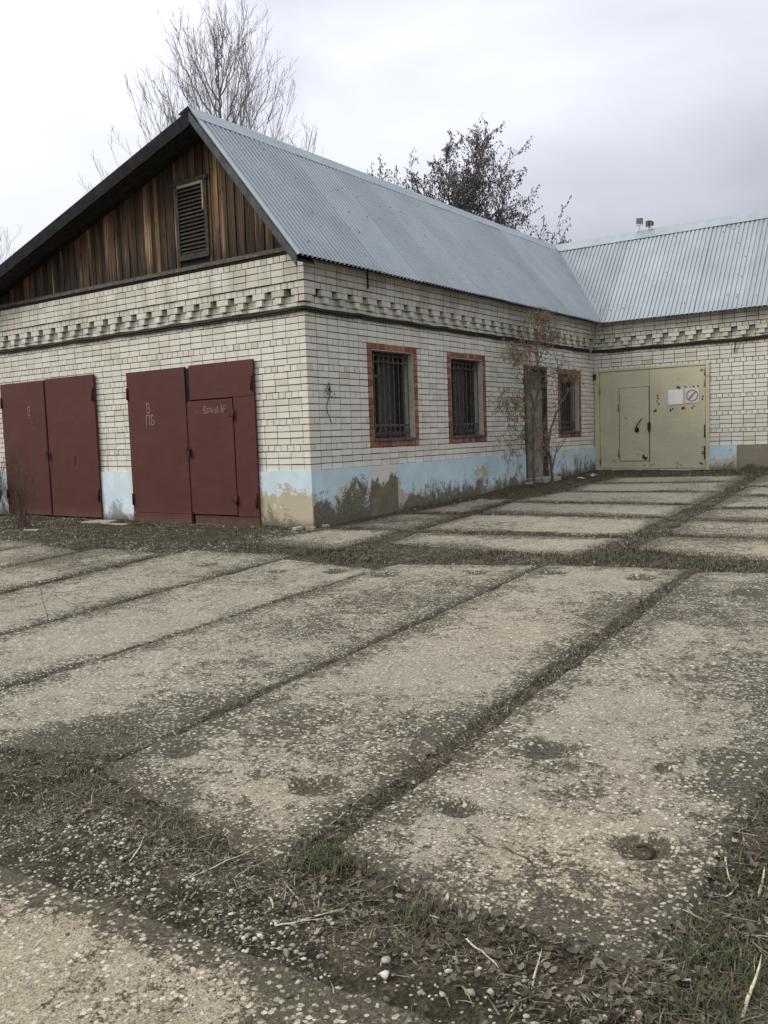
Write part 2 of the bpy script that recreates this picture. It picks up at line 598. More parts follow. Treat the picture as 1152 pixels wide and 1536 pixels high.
def mat_slab():
    n = NT('exposed_aggregate_concrete')
    dirt = n.attr('dirt')
    warm = n.attr('warm')
    p = n.pos
    wob = n.noise(9, 3, 0.6)
    flat = n.distort(n.mapv(p, (1, 1, 0.35)), 60, 0.016)
    d1, c1 = n.vor(56, flat)
    d2, c2 = n.vor(125, n.distort(n.mapv(p, (1, 1, 0.35), (3.1, 1.7, 0)), 130, 0.008))
    d3, c3 = n.vor(190, n.mapv(p, (1, 1, 0.35), (1.1, 2.7, 0)))
    s1 = n.sep(c1)
    s2 = n.sep(c2)
    s3 = n.sep(c3)
    base = n.ramp(n.noise(2.6, 6, 0.6), [(0.3, (0.275, 0.248, 0.184)), (0.52, (0.37, 0.338, 0.258)), (0.72, (0.455, 0.42, 0.33))])
    base = n.mix(warm, base, n.ramp(n.noise(5, 5, 0.6), [(0.3, (0.39, 0.315, 0.195)), (0.7, (0.54, 0.455, 0.305))]))
    grain = n.noise(150, 4, 0.75)
    base = n.mix(n.step(0.36, 0.62, grain), n.mix(0.75, base, (0.08, 0.07, 0.052)), base)
    # chips of stone: some cells only, each its own tone and size
    wear = n.noise(3.6, 5, 0.65)
    chipsel = n.math('ADD', s1[0], n.math('MULTIPLY', n.math('SUBTRACT', wear, 0.5), 1.3))
    sz1 = n.math('ADD', 0.30, n.math('MULTIPLY', s1[2], 0.36))
    m1 = n.math('MULTIPLY', n.step(0.0, 0.10, n.math('SUBTRACT', sz1, d1)), n.step(0.54, 0.60, chipsel))
    cc1 = n.ramp(s1[1], [(0.0, (0.17, 0.14, 0.095)), (0.3, (0.38, 0.335, 0.245)), (0.7, (0.50, 0.45, 0.34)), (1.0, (0.60, 0.555, 0.445))])
    m2 = n.math('MULTIPLY', n.step(0.56, 0.40, d2), n.step(0.52, 0.60, n.math('ADD', s2[0], n.math('MULTIPLY', n.math('SUBTRACT', wear, 0.5), 0.8))))
    cc2 = n.ramp(s2[1], [(0.0, (0.13, 0.11, 0.08)), (0.35, (0.27, 0.24, 0.185)), (0.75, (0.40, 0.365, 0.29)), (1.0, (0.58, 0.54, 0.45))])
    c = n.mix(n.step(0.6, 0.3, d3), base, n.mix(0.5, base, n.ramp(s3[0], [(0, (0.10, 0.085, 0.065)), (0.5, (0.27, 0.245, 0.195)), (1, (0.5, 0.46, 0.38))])))
    c = n.mix(m2, c, cc2)
    c = n.mix(m1, c, cc1)
    # dark seams where the matrix has washed out from between the chips
    wash = n.math('MULTIPLY', n.step(0.50, 0.66, n.noise(26, 5, 0.75)), n.step(0.42, 0.62, wear))
    c = n.mix(n.math('MULTIPLY', n.math('MULTIPLY', wash, 0.55), n.math('SUBTRACT', 1.0, n.math('MULTIPLY', m1, .8))), c, (0.075, 0.065, 0.046))
    ce = n.t.nodes.new('ShaderNodeTexVoronoi')
    ce.feature = 'DISTANCE_TO_EDGE'
    ce.inputs['Scale'].default_value = 0.55
    n.set(ce.inputs['Vector'], n.distort(n.distort(p, 1.6, 0.55), 14, 0.05))
    crack = n.math('MULTIPLY', n.step(0.0036, 0.0008, ce.outputs['Distance']), n.step(0.44, 0.56, n.noise(0.9, 2, 0.5)))
    c = n.mix(n.math('MULTIPLY', crack, .85), c, (0.045, 0.038, 0.026))
    # earth and dead moss lying in the hollows between the chips
    # (speckle: a spread of fine values, so that a middling amount of dirt shows as crumbs and not as a tone)
    fineA = n.step(0.34, 0.66, n.noise(34, 6, 0.8, None, 0.4))
    fineB = n.step(0.36, 0.64, n.noise(95, 4, 0.75))
    mid = n.step(0.34, 0.66, n.noise(7, 6, 0.7, None, 0.6))
    dn = n.math('ADD', n.math('MULTIPLY', fineA, 0.42), n.math('ADD', n.math('MULTIPLY', fineB, 0.24), n.math('MULTIPLY', mid, 0.34)))
    dm = n.math('ADD', dn, n.math('MULTIPLY', dirt, 0.80))
    dmask = n.math('SUBTRACT', n.step(0.88, 0.96, dm), n.math('MULTIPLY', n.math('MULTIPLY', m1, 0.9), n.step(1.75, 1.25, dm)), True)
    soil = n.ramp(n.noise(70, 5, 0.75), [(0.36, (0.014, 0.011, 0.008)), (0.5, (0.050, 0.042, 0.028)), (0.60, (0.12, 0.10, 0.068)), (0.68, (0.24, 0.21, 0.155))])
    moss = n.mix(n.step(0.5, 0.7, n.noise(6, 4)), soil, (0.060, 0.056, 0.030))
    c = n.mix(n.math('MULTIPLY', dmask, 0.9), c, moss)
    hgt = n.math('ADD', n.math('MULTIPLY', m1, 0.8), n.math('MULTIPLY', m2, 0.4))
    hgt = n.math('ADD', hgt, n.math('MULTIPLY', grain, 1.0))
    hgt = n.math('ADD', hgt, n.math('MULTIPLY', wob, 0.8))
    n.bump(hgt, 0.85, 0.007)
    return n.done(c, 0.9, 0, 0.2)


def mat_soil():
    n = NT('dark_soil')
    f = n.noise(6, 6, 0.7)
    g = n.noise(70, 5, 0.75)
    c = n.ramp(n.math('ADD', n.math('MULTIPLY', f, 0.45), n.math('MULTIPLY', g, 0.55)),
               [(0.40, (0.017, 0.014, 0.010)), (0.5, (0.048, 0.039, 0.026)), (0.60, (0.13, 0.108, 0.074))])
    d, vc = n.vor(62)
    s = n.sep(vc)
    m = n.math('MULTIPLY', n.step(0.42, 0.3, d), n.step(0.78, 0.84, n.math('ADD', s[0], n.math('MULTIPLY', n.math('SUBTRACT', n.noise(1.7), 0.5), 0.7))))
    c = n.mix(m, c, n.ramp(s[1], [(0, (0.2, 0.18, 0.14)), (1, (0.5, 0.47, 0.4))]))
    n.bump(n.math('ADD', g, n.math('MULTIPLY', m, 0.7)), 0.9, 0.012)
    return n.done(c, 0.95, 0, 0.1)


def mat_blade():
    n = NT('grass_blade')
    c = n.ramp(n.rnd(), [(0.0, (0.035, 0.034, 0.018)), (0.3, (0.055, 0.048, 0.028)), (0.6, (0.085, 0.070, 0.043)),
                         (0.88, (0.15, 0.122, 0.078)), (1.0, (0.34, 0.29, 0.19))])
    n.b.inputs['Subsurface Weight'].default_value = 0.0
    return n.done(c, 0.8, 0, 0.2)


def mat_green():
    n = NT('green_blade')
    c = n.ramp(n.rnd(), [(0.0, (0.04, 0.05, 0.020)), (0.6, (0.062, 0.072, 0.032)), (1.0, (0.12, 0.108, 0.058))])
    return n.done(c, 0.75, 0, 0.25)


def mat_stone():
    n = NT('pale_stone')
    c = n.ramp(n.rnd(), [(0.0, (0.08, 0.07, 0.054)), (0.35, (0.20, 0.175, 0.135)), (0.8, (0.34, 0.305, 0.24)), (1.0, (0.54, 0.51, 0.435))])
    c = n.mix(n.step(0.5, 0.75, n.noise(60, 4)), c, n.mix(0.5, c, (0.2, 0.17, 0.12)))
    n.bump(n.noise(130, 4), 0.4, 0.004)
    return n.done(c, 0.88, 0, 0.25)


def mat_leaf():
    n = NT('dead_leaf')
    c = n.ramp(n.rnd(), [(0.0, (0.035, 0.026, 0.018)), (0.45, (0.075, 0.058, 0.042)), (0.8, (0.13, 0.105, 0.08)), (1.0, (0.28, 0.245, 0.20))])
    c = n.mix(n.step(0.5, 0.7, n.noise(90, 4)), c, n.mix(0.5, c, (0.06, 0.045, 0.03)))
    return n.done(c, 0.8, 0, 0.25)


def mat_grille():
    n = NT('rusty_grille_paint')
    c = n.ramp(n.noise(25, 5, 0.7), [(0.32, (0.045, 0.03, 0.022)), (0.5, (0.10, 0.09, 0.08)), (0.7, (0.20, 0.20, 0.19))])
    return n.done(c, 0.7, 0.1, 0.3)


def mat_bark(name, c0, c1):
    n = NT(name)
    c = n.ramp(n.noise(1, 5, 0.6, n.mapv(n.pos, (30, 30, 5))), [(0.3, c0), (0.7, c1)])
    return n.done(c, 0.9, 0, 0.2)


M = dict(
    brick=mat_brick(), mortar=mat_mortar(), redbrick=mat_redbrick(),
    plinth_corner=mat_plinth('plinth_beige_blue', (0.50, 0.60, 0.64), 0.75, 0.55, 1.3, 0.15, 0.35),
    plinth_gable=mat_plinth('plinth_pale_blue', (0.56, 0.66, 0.70), 0.7, 0.0, 4.1, 0.22, 0.2),
    plinth_side=mat_plinth('plinth_blue_algae', (0.49, 0.61, 0.65), 0.95, 0.16, 7.7, 0.50, 0.2),
    plinth_side2=mat_plinth('plinth_blue_damp', (0.47, 0.60, 0.64), 0.9, 0.06, 2.9, 0.30, 0.1),
    plinth_wing=mat_plinth('plinth_blue_wing', (0.42, 0.545, 0.585), 0.8, 0.1, 11.2, 0.12, 0.2),
    bare=mat_bare(), greybrown=mat_greybrown(),
    red_gate=mat_gate('maroon_gate_paint', (0.088, 0.028, 0.0225), 0.80, 3.0),
    khaki_gate=mat_gate('khaki_gate_paint', (0.54, 0.50, 0.345), 0.69, 8.4),
    roof=mat_roof(), plank=mat_plank(), slab=mat_slab(), soil=mat_soil(),
    blade=mat_blade(), green=mat_green(), stone=mat_stone(), leaf=mat_leaf(), grille=mat_grille(),
    ridge=simple('ridge_zinc', (0.27, 0.305, 0.32), (0.33, 0.365, 0.38), 3, 0.5, 0.25),
    barge=simple('barge_board_slate', (0.030, 0.033, 0.036), (0.065, 0.07, 0.074), 6, 0.7),
    bargedark=simple('barge_board_black', (0.009, 0.0095, 0.010), (0.021, 0.022, 0.024), 6, 0.85, spec=0.1),
    soffit=simple('dark_soffit_board', (0.018, 0.016, 0.015), (0.045, 0.04, 0.036), 9, 0.85, rv=0.3),
    sillboard=simple('grey_weathered_board', (0.06, 0.053, 0.045), (0.125, 0.113, 0.097), 14, 0.85, bump=0.3),
    glass=simple('dusty_dark_glass', (0.006, 0.007, 0.007), (0.016, 0.017, 0.016), 5, 0.25, spec=0.5),
    windowwood=simple('old_window_wood', (0.035, 0.029, 0.024), (0.10, 0.088, 0.074), 25, 0.8, bump=0.3),
    reveal=simple('pale_reveal_plaster', (0.40, 0.375, 0.31), (0.50, 0.475, 0.40), 8, 0.9, bump=0.2),
    iron=simple('dark_iron', (0.018, 0.014, 0.012), (0.06, 0.04, 0.03), 40, 0.75, 0.2),
    redband=simple('maroon_hinge', (0.05, 0.014, 0.014), (0.075, 0.02, 0.02), 20, 0.6),
    khakihinge=simple('khaki_hinge', (0.16, 0.12, 0.07), (0.30, 0.27, 0.16), 30, 0.7),
    cable=simple('cable_rubber', (0.018, 0.016, 0.014), (0.05, 0.043, 0.036), 20, 0.85, bump=0.4),
    chalk=simple('faded_white_paint', (0.10, 0.045, 0.045), (0.36, 0.26, 0.25), 45, 0.8),
    chalkfaint=simple('very_faded_paint', (0.09, 0.032, 0.032), (0.19, 0.10, 0.10), 45, 0.8),
    white=simple('white_sign_sheet', (0.80, 0.80, 0.79), (0.72, 0.72, 0.70), 6, 0.45),
    signred=simple('faded_red_print', (0.27, 0.15, 0.14), (0.33, 0.20, 0.18), 9, 0.6),
    signdark=simple('dark_sign_print', (0.10, 0.095, 0.09), (0.16, 0.14, 0.13), 9, 0.6),
    doorwood=simple('grey_brown_door', (0.15, 0.13, 0.10), (0.29, 0.265, 0.215), 5, 0.85, bump=0.3, rv=0.15),
    concrete=simple('grey_concrete_lump', (0.26, 0.245, 0.21), (0.38, 0.36, 0.31), 12, 0.9, bump=0.5),
    poplarbark=mat_bark('glare_grey_bark', (0.15, 0.14, 0.135), (0.24, 0.225, 0.215)),  # grey bark, tone lifted to stand for sky glare on the twigs
    darkbark=mat_bark('dark_bark', (0.055, 0.045, 0.042), (0.11, 0.095, 0.088)),
    sapbark=mat_bark('sapling_bark', (0.085, 0.07, 0.052), (0.17, 0.145, 0.115)),
    palebark=mat_bark('pale_dead_bark', (0.27, 0.235, 0.185), (0.40, 0.36, 0.30)),
    shrubbark=mat_bark('reddish_twig_bark', (0.085, 0.055, 0.042), (0.17, 0.12, 0.09)),
    deadleaf=simple('withered_tree_leaf', (0.085, 0.072, 0.068), (0.18, 0.155, 0.145), 60, 0.85, rv=0.4),
    seed=simple('dry_winged_seed', (0.20, 0.135, 0.085), (0.32, 0.235, 0.15), 60, 0.8, rv=0.4),
    straw=simple('pale_dry_reed', (0.34, 0.295, 0.19), (0.54, 0.49, 0.35), 45, 0.75, rv=0.25),
    strawbits=simple('grey_straw_bits', (0.12, 0.10, 0.07), (0.30, 0.265, 0.19), 45, 0.8, rv=0.5),
    paper=simple('pale_paper_scrap', (0.62, 0.61, 0.58), (0.74, 0.73, 0.70), 20, 0.8),
    claybrick=simple('old_clay_brick', (0.27, 0.16, 0.115), (0.38, 0.27, 0.20), 25, 0.9, bump=0.4),
    floodgrey=simple('floodlight_body', (0.16, 0.16, 0.15), (0.25, 0.25, 0.24), 12, 0.6, 0.2),
    floodwhite=simple('white_bracket', (0.62, 0.62, 0.60), (0.72, 0.72, 0.70), 12, 0.5),
)

# ------------------------------------------------------------------ ground
LWALL = 11.138          # side wall length: gable corner to the wing
SLABS = [
    # long slabs in front of the gates
    [(6.36, -7.52), (7.64, -7.66), (7.66, -1.06), (6.06, -1.62)],
    [(4.90, -7.46), (6.29, -7.74), (5.97, -1.44), (4.58, -1.74)],
    [(3.25, -7.85), (4.88, -7.30), (4.56, -1.76), (3.02, -2.22)],
    [(1.87, -7.95), (3.24, -7.95), (3.01, -2.50), (1.49, -2.30)],
    [(0.38, -8.05), (1.86, -8.05), (1.48, -2.02), (-0.30, -2.24)],
    [(-1.18, -8.0), (0.37, -8.0), (-0.32, -2.54), (-1.68, -2.52)],
    [(-3.0, -8.0), (-1.19, -8.0), (-1.69, -2.8), (-3.1, -2.55)],
    [(-4.65, -8.0), (-3.02, -8.0), (-3.12, -2.45), (-4.7, -2.35)],
    # the row next to the photographer
    [(3.0, -10.2), (7.28, -10.2), (7.24, -8.06), (5.22, -8.22)],
    [(0.2, -10.4), (2.98, -10.3), (5.16, -8.26), (1.2, -8.2)],
    # slabs laid crosswise in the corner of the yard
    [(1.92, -0.94), (4.70, -1.18), (4.78, 0.40), (1.74, 0.16)],
    [(1.72, 0.28), (4.70, 0.50), (4.68, 2.28), (1.58, 2.10)],
    [(1.56, 2.20), (4.66, 2.40), (4.62, 3.92), (1.36, 3.78)],
    [(1.38, 3.88), (4.58, 4.02), (4.48, 5.88), (1.54, 5.64)],
    [(1.46, 5.74), (4.42, 5.98), (4.28, 7.88), (1.36, 7.24)],
    [(1.38, 7.34), (4.22, 7.98), (4.10, 9.46), (1.26, 9.00)],
    [(5.00, -0.58), (8.60, -1.10), (8.50, 0.84), (4.99, 0.56)],
    [(5.00, 0.66), (8.42, 0.94), (8.30, 2.40), (4.90, 2.14)],
    [(4.90, 2.23), (8.12, 2.50), (8.02, 3.86), (4.84, 3.58)],
    [(4.82, 3.68), (8.02, 3.96), (7.92, 5.50), (4.70, 5.24)],
    [(4.68, 5.36), (7.72, 5.62), (7.62, 7.20), (4.52, 6.96)],
    [(4.50, 7.08), (7.52, 7.32), (7.42, 9.90), (4.36, 9.6)],
    # along the side wall
    [(0.18, -1.42), (1.78, -1.66), (1.56, 0.12), (0.30, -0.10)],
    [(0.30, 0.08), (1.54, 0.28), (1.40, 2.06), (0.28, 1.92)],
    [(0.34, 2.10), (1.38, 2.24), (1.26, 4.46), (0.32, 4.34)],
]
# earth-filled hollows round the lifting loops: x, y, radius
HOLLOWS = [(6.62, -6.95, .075), (7.37, -6.92, .095), (6.66, -6.22, .11), (7.21, -6.2, .045), (5.10, -7.10, .085), (5.95, -7.10, .11),
           (4.83, -2.13, .13), (5.66, -2.04, .14), (2.55, -.9, .1), (3.30, -2.80, .13), (4.10, -2.34, .12), (6.72, -2.35, .12),
           (-0.08, -3.47, .12), (2.60, -2.75, .13), (2.0, -3.0, .10), (0.9, -3.0, .12)]
# broader dirty or mossy areas: x, y, radius, amount
PATCH = [(3.9, -3.9, .75, .27), (4.05, -3.1, .5, .22), (4.24, -5.9, .5, .24), (3.95, -4.9, .55, .28), (4.6, -6.7, .5, .36), (4.5, -7.2, .5, .7),
         (4.95, -7.55, .32, .6), (5.45, -7.55, .22, .4), (6.75, -3.3, .5, .34), (7.25, -4.8, .7, .30), (6.5, -5.2, .4, .12), (5.5, -5.9, .5, .12),
         (6.68, -6.3, .3, .35), (7.05, -6.6, .25, .2), (5.0, -4.4, .5, .16), (6.2, -8.22, .3, .25), (5.5, -8.3, .4, .25), (6.9, -8.22, .25, .2),
         (7.3, -7.3, .3, .15), (5.9, -6.3, .3, .15), (-0.5, -3.6, .5, .3), (-1.6, -3.4, .9, .3), (2.3, -3.4, .3, .2), (6.9, -2.2, .6, .28),
         (1.0, -0.9, .3, .1), (2.6, 1.0, .6, .12), (3.4, 6.6, .6, .15), (7.4, -6.2, .35, .22), (5.3, -6.6, .3, .2), (4.7, -3.0, .4, .1)]
WARM = [(7.2, -7.1, .5, .9), (7.1, -6.4, .4, .5), (6.3, -8.7, 1.6, 1.0), (5.4, -4.0, .8, .35), (4.5, -2.6, .5, .4), (6.9, -0.2, .8, .6), (5.9, -7.2, .35, .5), (6.4, -6.6, .4, .5), (5.6, -8.8, .9, .8)]


def base_z(x, y):
    yy = np.clip(y, -14, 12.5)
    z = 0.0266 * yy
    return z + 0.03 * (fbm(np.asarray(x) * 0.35, np.asarray(y) * 0.35, 91, 3) - 0.5)


_jr = random.Random(77)
for _k in range(10, len(SLABS)):
    SLABS[_k] = [(a + _jr.uniform(-.07, .07), b + _jr.uniform(-.05, .05)) for a, b in SLABS[_k]]


def slab_inside(x, y):
    """distance inside the nearest slab (positive) or outside every slab (negative), and which slab"""
    best = np.full(np.shape(x), -1e9)
    for q in SLABS:
        d = np.full(np.shape(x), 1e9)
        for i in range(4):
            ax, ay = q[i]
            bx, by = q[(i + 1) % 4]
            L = math.hypot(bx - ax, by - ay)
            d = np.minimum(d, ((bx - ax) * (y - ay) - (by - ay) * (x - ax)) / L)
        best = np.maximum(best, d)
    return best


def blobs(x, y, lst):
    s = np.zeros(np.shape(x))
    for bx, by, r, a in lst:
        wob = 0.7 + 0.6 * fbm(x * 2.5 + bx, y * 2.5, 55, 3)
        d = np.hypot(x - bx, y - by) / (r * wob)
        s = np.maximum(s, a * sstep(1.25, 0.25, d))
    return s


def hollow(x, y):
    s = np.zeros(np.shape(x))
    for i, (hx, hy, r) in enumerate(HOLLOWS):
        wob = 0.75 + 0.5 * vnoise(x * 9 + i, y * 9, 21)
        d = np.hypot((x - hx), (y - hy)) / (r * wob)
        s = np.maximum(s, sstep(1.35, 0.35, d))
    return s


def joint_fill(x, y):
    """how high the earth stands in the joints relative to the slab tops"""
    return -0.012 + 0.034 * sstep(-2.2, -.6, y) * (fbm(x * 1.4 + 5, y * 2.2, 95, 3) - .40) + 0.052 * (fbm(x * 2.3, y * 2.3, 5, 4) - 0.46) + 0.022 * (fbm(x * 14, y * 14, 15, 3) - 0.5)


def soil_z(x, y):
    ins = slab_inside(x, y)
    rel = joint_fill(x, y)
    low = -0.10
    t = sstep(0.03, 0.15, ins - 0.16 * (fbm(x * 1.7, y * 1.7, 33, 4) - 0.5))
    return base_z(x, y) + rel * (1 - t) + low * t


def axis(segs):
    out = []
    for a, b, s in segs:
        n = max(1, int(round((b - a) / s)))
        out += list(a + (b - a) * np.arange(n) / n)
    out.append(segs[-1][1])
    return np.array(out)


xs = axis([(-600, -100, 100), (-100, -30, 10), (-30, -11, 1.5), (-11, -2, .12), (-2, 3, .07), (3, 8.7, .035), (8.7, 12, .25), (12, 40, 2.5), (40, 100, 15), (100, 600, 100)])
ys = axis([(-600, -100, 100), (-100, -30, 14), (-30, -11, 1.5), (-11, -9, .15), (-9, -6, .03), (-6, -2, .05), (-2, 11.5, .09), (11.5, 30, 1.5), (30, 100, 10), (100, 600, 100)])
GX, GY = np.meshgrid(xs, ys)
GZ = soil_z(GX, GY)
nx, ny = len(xs), len(ys)
ii = (np.arange(ny - 1)[:, None] * nx + np.arange(nx - 1)[None, :]).ravel()
GF = np.stack([ii, ii + 1, ii + nx + 1, ii + nx], 1)
ground = link('ground', np_mesh('ground', np.stack([GX.ravel(), GY.ravel(), GZ.ravel()], 1), GF, M['soil'], True))
tag(ground, 'dark earth yard paved with worn concrete slabs', kind='structure')

SLAB_OBJS = []


def make_slab(q, idx):
    q = [np.array(p, float) for p in q]
    c = sum(q) / 4
    near = min(np.hypot(*(p - CAM[:2])) for p in q + [c])
    res = 0.028 if near < 3.2 else (0.045 if near < 6 else 0.08)
    if idx == 0 or idx == 1:
        res = 0.03
    lu = np.hypot(*(q[1] - q[0]))
    lv = np.hypot(*(q[3] - q[0]))
    nu, nv = max(6, int(lu / res)), max(6, int(lv / res))
    u = np.linspace(0, 1, nu + 1)
    v = np.linspace(0, 1, nv + 1)
    U, V = np.meshgrid(u, v)
    X = (q[0][0] * (1 - U) + q[1][0] * U) * (1 - V) + (q[3][0] * (1 - U) + q[2][0] * U) * V
    Y = (q[0][1] * (1 - U) + q[1][1] * U) * (1 - V) + (q[3][1] * (1 - U) + q[2][1] * U) * V
    du = np.minimum(U, 1 - U) * lu
    dv = np.minimum(V, 1 - V) * lv
    ed = np.minimum(du, dv)
    cr_ = np.where((du < .10) & (dv < .10), .10 - np.hypot(.10 - du, .10 - dv), ed)
    ed = np.minimum(ed, cr_)
    worn = ed - 0.12 * np.maximum(fbm(X * 1.9, Y * 1.9, 40 + idx, 4) - 0.46, 0) - 0.035 * (fbm(X * 9, Y * 9, 60, 3) - 0.40)
    drop = sstep(0.016, -0.030, worn)
    tilt = (RNG.uniform(-.006, .006) * (U - .5) + RNG.uniform(-.008, .008) * (V - .5)) + RNG.uniform(-.008, .008)
    own = {0: -.06, 1: -.03, 2: -.03}.get(idx, random.Random(900 + idx).uniform(-.10, .12))
    H = hollow(X, Y)
    if c[1] < -7.9:
        worn = worn + .02
    Z = base_z(X, Y) + tilt + 0.012 * (fbm(X * 1.2, Y * 1.2, 70 + idx, 3) - .5) + 0.006 * (fbm(X * 16, Y * 16, 3, 3) - .5)
    Z = Z - 0.06 * drop - 0.035 * H
    dirt = 0.41 + own + 0.7 * (fbm(X * .9, Y * .9, 120 + idx, 4) - .5) + blobs(X, Y, PATCH) + 0.9 * H + 0.40 * sstep(0.035, -.015, worn) + .20 * sstep(0.30, 0.0, worn)
    dirt += (.52 if idx >= 10 else .24) * sstep(.46, 0.0, ed + .55 * (fbm(X * 1.3, Y * 1.3, 230 + idx, 4) - .42))
    if c[1] < -8.5:
        dirt += -0.22 + (.30) * sstep(.28, 0.0, ed + .25 * (fbm(X * 3, Y * 3, 210, 3) - .5))
    if idx in (3, 4, 10, 11, 12):
        dirt -= 0.12
    warm = np.clip((.55 if idx == 16 else 0) + random.Random(950 + idx).uniform(-.05, .2) + blobs(X, Y, WARM) + 0.25 * (fbm(X * .8, Y * .8, 200, 3) - .4), 0, 1)
    n = X.size
    VV = np.stack([X.ravel(), Y.ravel(), Z.ravel()], 1)
    w = nu + 1
    k = (np.arange(nv)[:, None] * w + np.arange(nu)[None, :]).ravel()
    F = np.stack([k, k + 1, k + w + 1, k + w], 1)
    ring = list(range(0, nu)) + [r * w + nu for r in range(0, nv)] + [nv * w + i for i in range(nu, 0, -1)] + [r * w for r in range(nv, 0, -1)]
    ring = np.array(ring)
    low = VV[ring].copy()
    low[:, 2] -= 0.09
    VV = np.concatenate([VV, low])
    m = len(ring)
    a = np.arange(m)
    b = (a + 1) % m
    SF = np.stack([ring[a], n + a, n + b, ring[b]], 1)
    dirt = np.concatenate([dirt.ravel(), np.ones(m)])
    warm = np.concatenate([warm.ravel(), np.zeros(m)])
    me = np_mesh('slab', VV, [F, SF], M['slab'], True, {'dirt': np.clip(dirt, 0, 1.6), 'warm': warm})
    o = link('slab', me, ground)
    SLAB_OBJS.append(o)
    return o


for i_, q_ in enumerate(SLABS):
    make_slab(q_, i_)


def surf_z(x, y):
    """height of what one sees at (x, y): slab top or earth"""
    ins = slab_inside(x, y)
    b = base_z(x, y) - 0.035 * hollow(x, y)
    return np.where(ins > 0.05, b, soil_z(x, y))


for hx, hy, r in HOLLOWS[:3] + HOLLOWS[4:6]:
    if (hx, hy) != (7.37, -6.92):
        continue
    lp = MB()
    zc = float(base_z(hx, hy)) - 0.018
    pts = [(hx + .036 * math.cos(t), hy + .030 * math.sin(t), zc + 0.012 * math.sin(t * 1.0)) for t in np.linspace(-2.2, 2.6, 14)]
    lp.tube(pts, .007, 6)
    lp.build('lifting_loop', M['iron'], SLAB_OBJS[0], True)

# ------------------------------------------------------------------ the building
bld = empty('garage_building', (0, 0, 0))
tag(bld, 'long cream brick garage building with zinc sheet roof and maroon gates', 'building')

ZP = 0.864          # top of plinth, first brick course
CH = 0.1            # course height
NC = 32
ZT = ZP + NC * CH   # top of brickwork
BH = 0.0865
SL, HL, JT = 0.247, 0.117, 0.013
PROUD = 0.056
OPEN = {
    'gable': [(-4.02, -1.09, -1, 2.564), (-7.96, -5.06, -1, 2.564)],
    'side': [(1.52, 2.99, 1.164, 2.864), (4.015, 5.48, 1.164, 2.864), (7.179, 8.355, -1, 2.764), (8.943, 10.30, 1.164, 2.764)],
    'wing': [(0.10, 2.80, -1, 2.764)],
}
RANGE = {'gable': (-9.6, 0.0), 'side': (0.0, LWALL), 'wing': (0.0, 9.6)}


def row(wall, k):
    """bricks of course k as (start, end, proud) along the wall's own axis"""
    a0, a1 = RANGE[wall]
    z0 = ZP + k * CH
    header = (k % 4 == 3) if k < 24 else (k in (27, 31))
    p = PROUD if k == 27 else (.078 if k > 27 else 0.0)
    bricks = []
    if wall == 'gable':
        pos = (-0.0 + p - 0.13) if not header else (p)
        first = 0.185 if header else None
        if k in (24, 25, 26):
            pos = -0.13
        while pos > a0:
            L = first if first else (HL if header else SL)
            first = None
            bricks.append((max(pos - L, a0), pos))
            pos -= L + JT
    elif wall == 'side':
        pos = -p if not header else -p + 0.13
        end = a1 - p - 0.004
        while pos < end:
            L = HL if header else SL
            bricks.append((pos, min(pos + L, end)))
            pos += L + JT
    else:
        pos = p + 0.004 - (0.0 if header else 0.06)
        first = True
        while pos < a1:
            L = HL if header else SL
            bricks.append((max(pos, p + 0.004), min(pos + L, a1)))
            pos += L + JT
    out = []
    for s, e_ in bricks:
        segs = [(s, e_)]
        for o0, o1, oz0, oz1 in OPEN[wall]:
            if z0 + BH > oz0 + .02 and z0 < oz1 - .02:
                ns = []
                for a, b in segs:
                    if b <= o0 or a >= o1:
                        ns.append((a, b))
                    else:
                        if a < o0 - .03:
                            ns.append((a, o0 - .004))
                        if b > o1 + .03:
                            ns.append((o1 + .004, b))
                segs = ns
        out += [(a, b, p) for a, b in segs if b - a > .03]
    return out


def wpt(wall, a, n, z):
    """wall axis coordinate a, distance n in front of the wall face"""
    if wall == 'gable':
        return (a, -n, z)
    if wall == 'side':
        return (n, a, z)
    return (a, LWALL - n, z)


NORM = {'gable': np.array([0, -1, 0]), 'side': np.array([1, 0, 0]), 'wing': np.array([0, -1, 0])}
ALLB = []
for wall in ('gable', 'side', 'wing'):
    for k in range(NC):
        z0 = ZP + k * CH
        for s, e_, p in row(wall, k):
            ALLB.append((wall, s, e_, z0, p - {25: .012, 26: .045}.get(k, 0), 0.12))
        if k in (25, 26):
            a0, a1 = RANGE[wall]
            L = SL if k == 26 else HL
            c = 0.07 if wall != 'gable' else -0.07
            t = []
            while abs(c) < abs(a1 - a0) - 0.2:
                t.append((c - L / 2, c + L / 2))
                c += 0.39 if wall != 'gable' else -0.39
            for j, (s, e_) in enumerate(t):
                pr = .062 if k == 26 else .056
                if j == 0 and wall != 'wing':          # the brick that turns the corner
                    if wall == 'gable':
                        s, e_ = s, min(e_, pr - .12 - .004)
                        if e_ - s < .03:
                            continue
                    else:
                        s = -pr
                ALLB.append((wall, s, e_, z0 + .002, pr, pr + .05))


def seen_size(b):
    wall, s, e_, z0, p, dep = b
    c = np.array(wpt(wall, (s + e_) / 2, p, z0 + .045))
    d = c - CAM
    depth = d @ FW
    u_ = d @ RT / depth * 1296.95 + 576
    v_ = 768 - d @ UP / depth * 1296.95
    if not (-5 < u_ < 1157 and -5 < v_ < 1541):
        return -1
    if wall == 'wing' and False:
        return -1
    r = np.linalg.norm(d)
    return (e_ - s) * abs(d @ NORM[wall]) / r ** 3


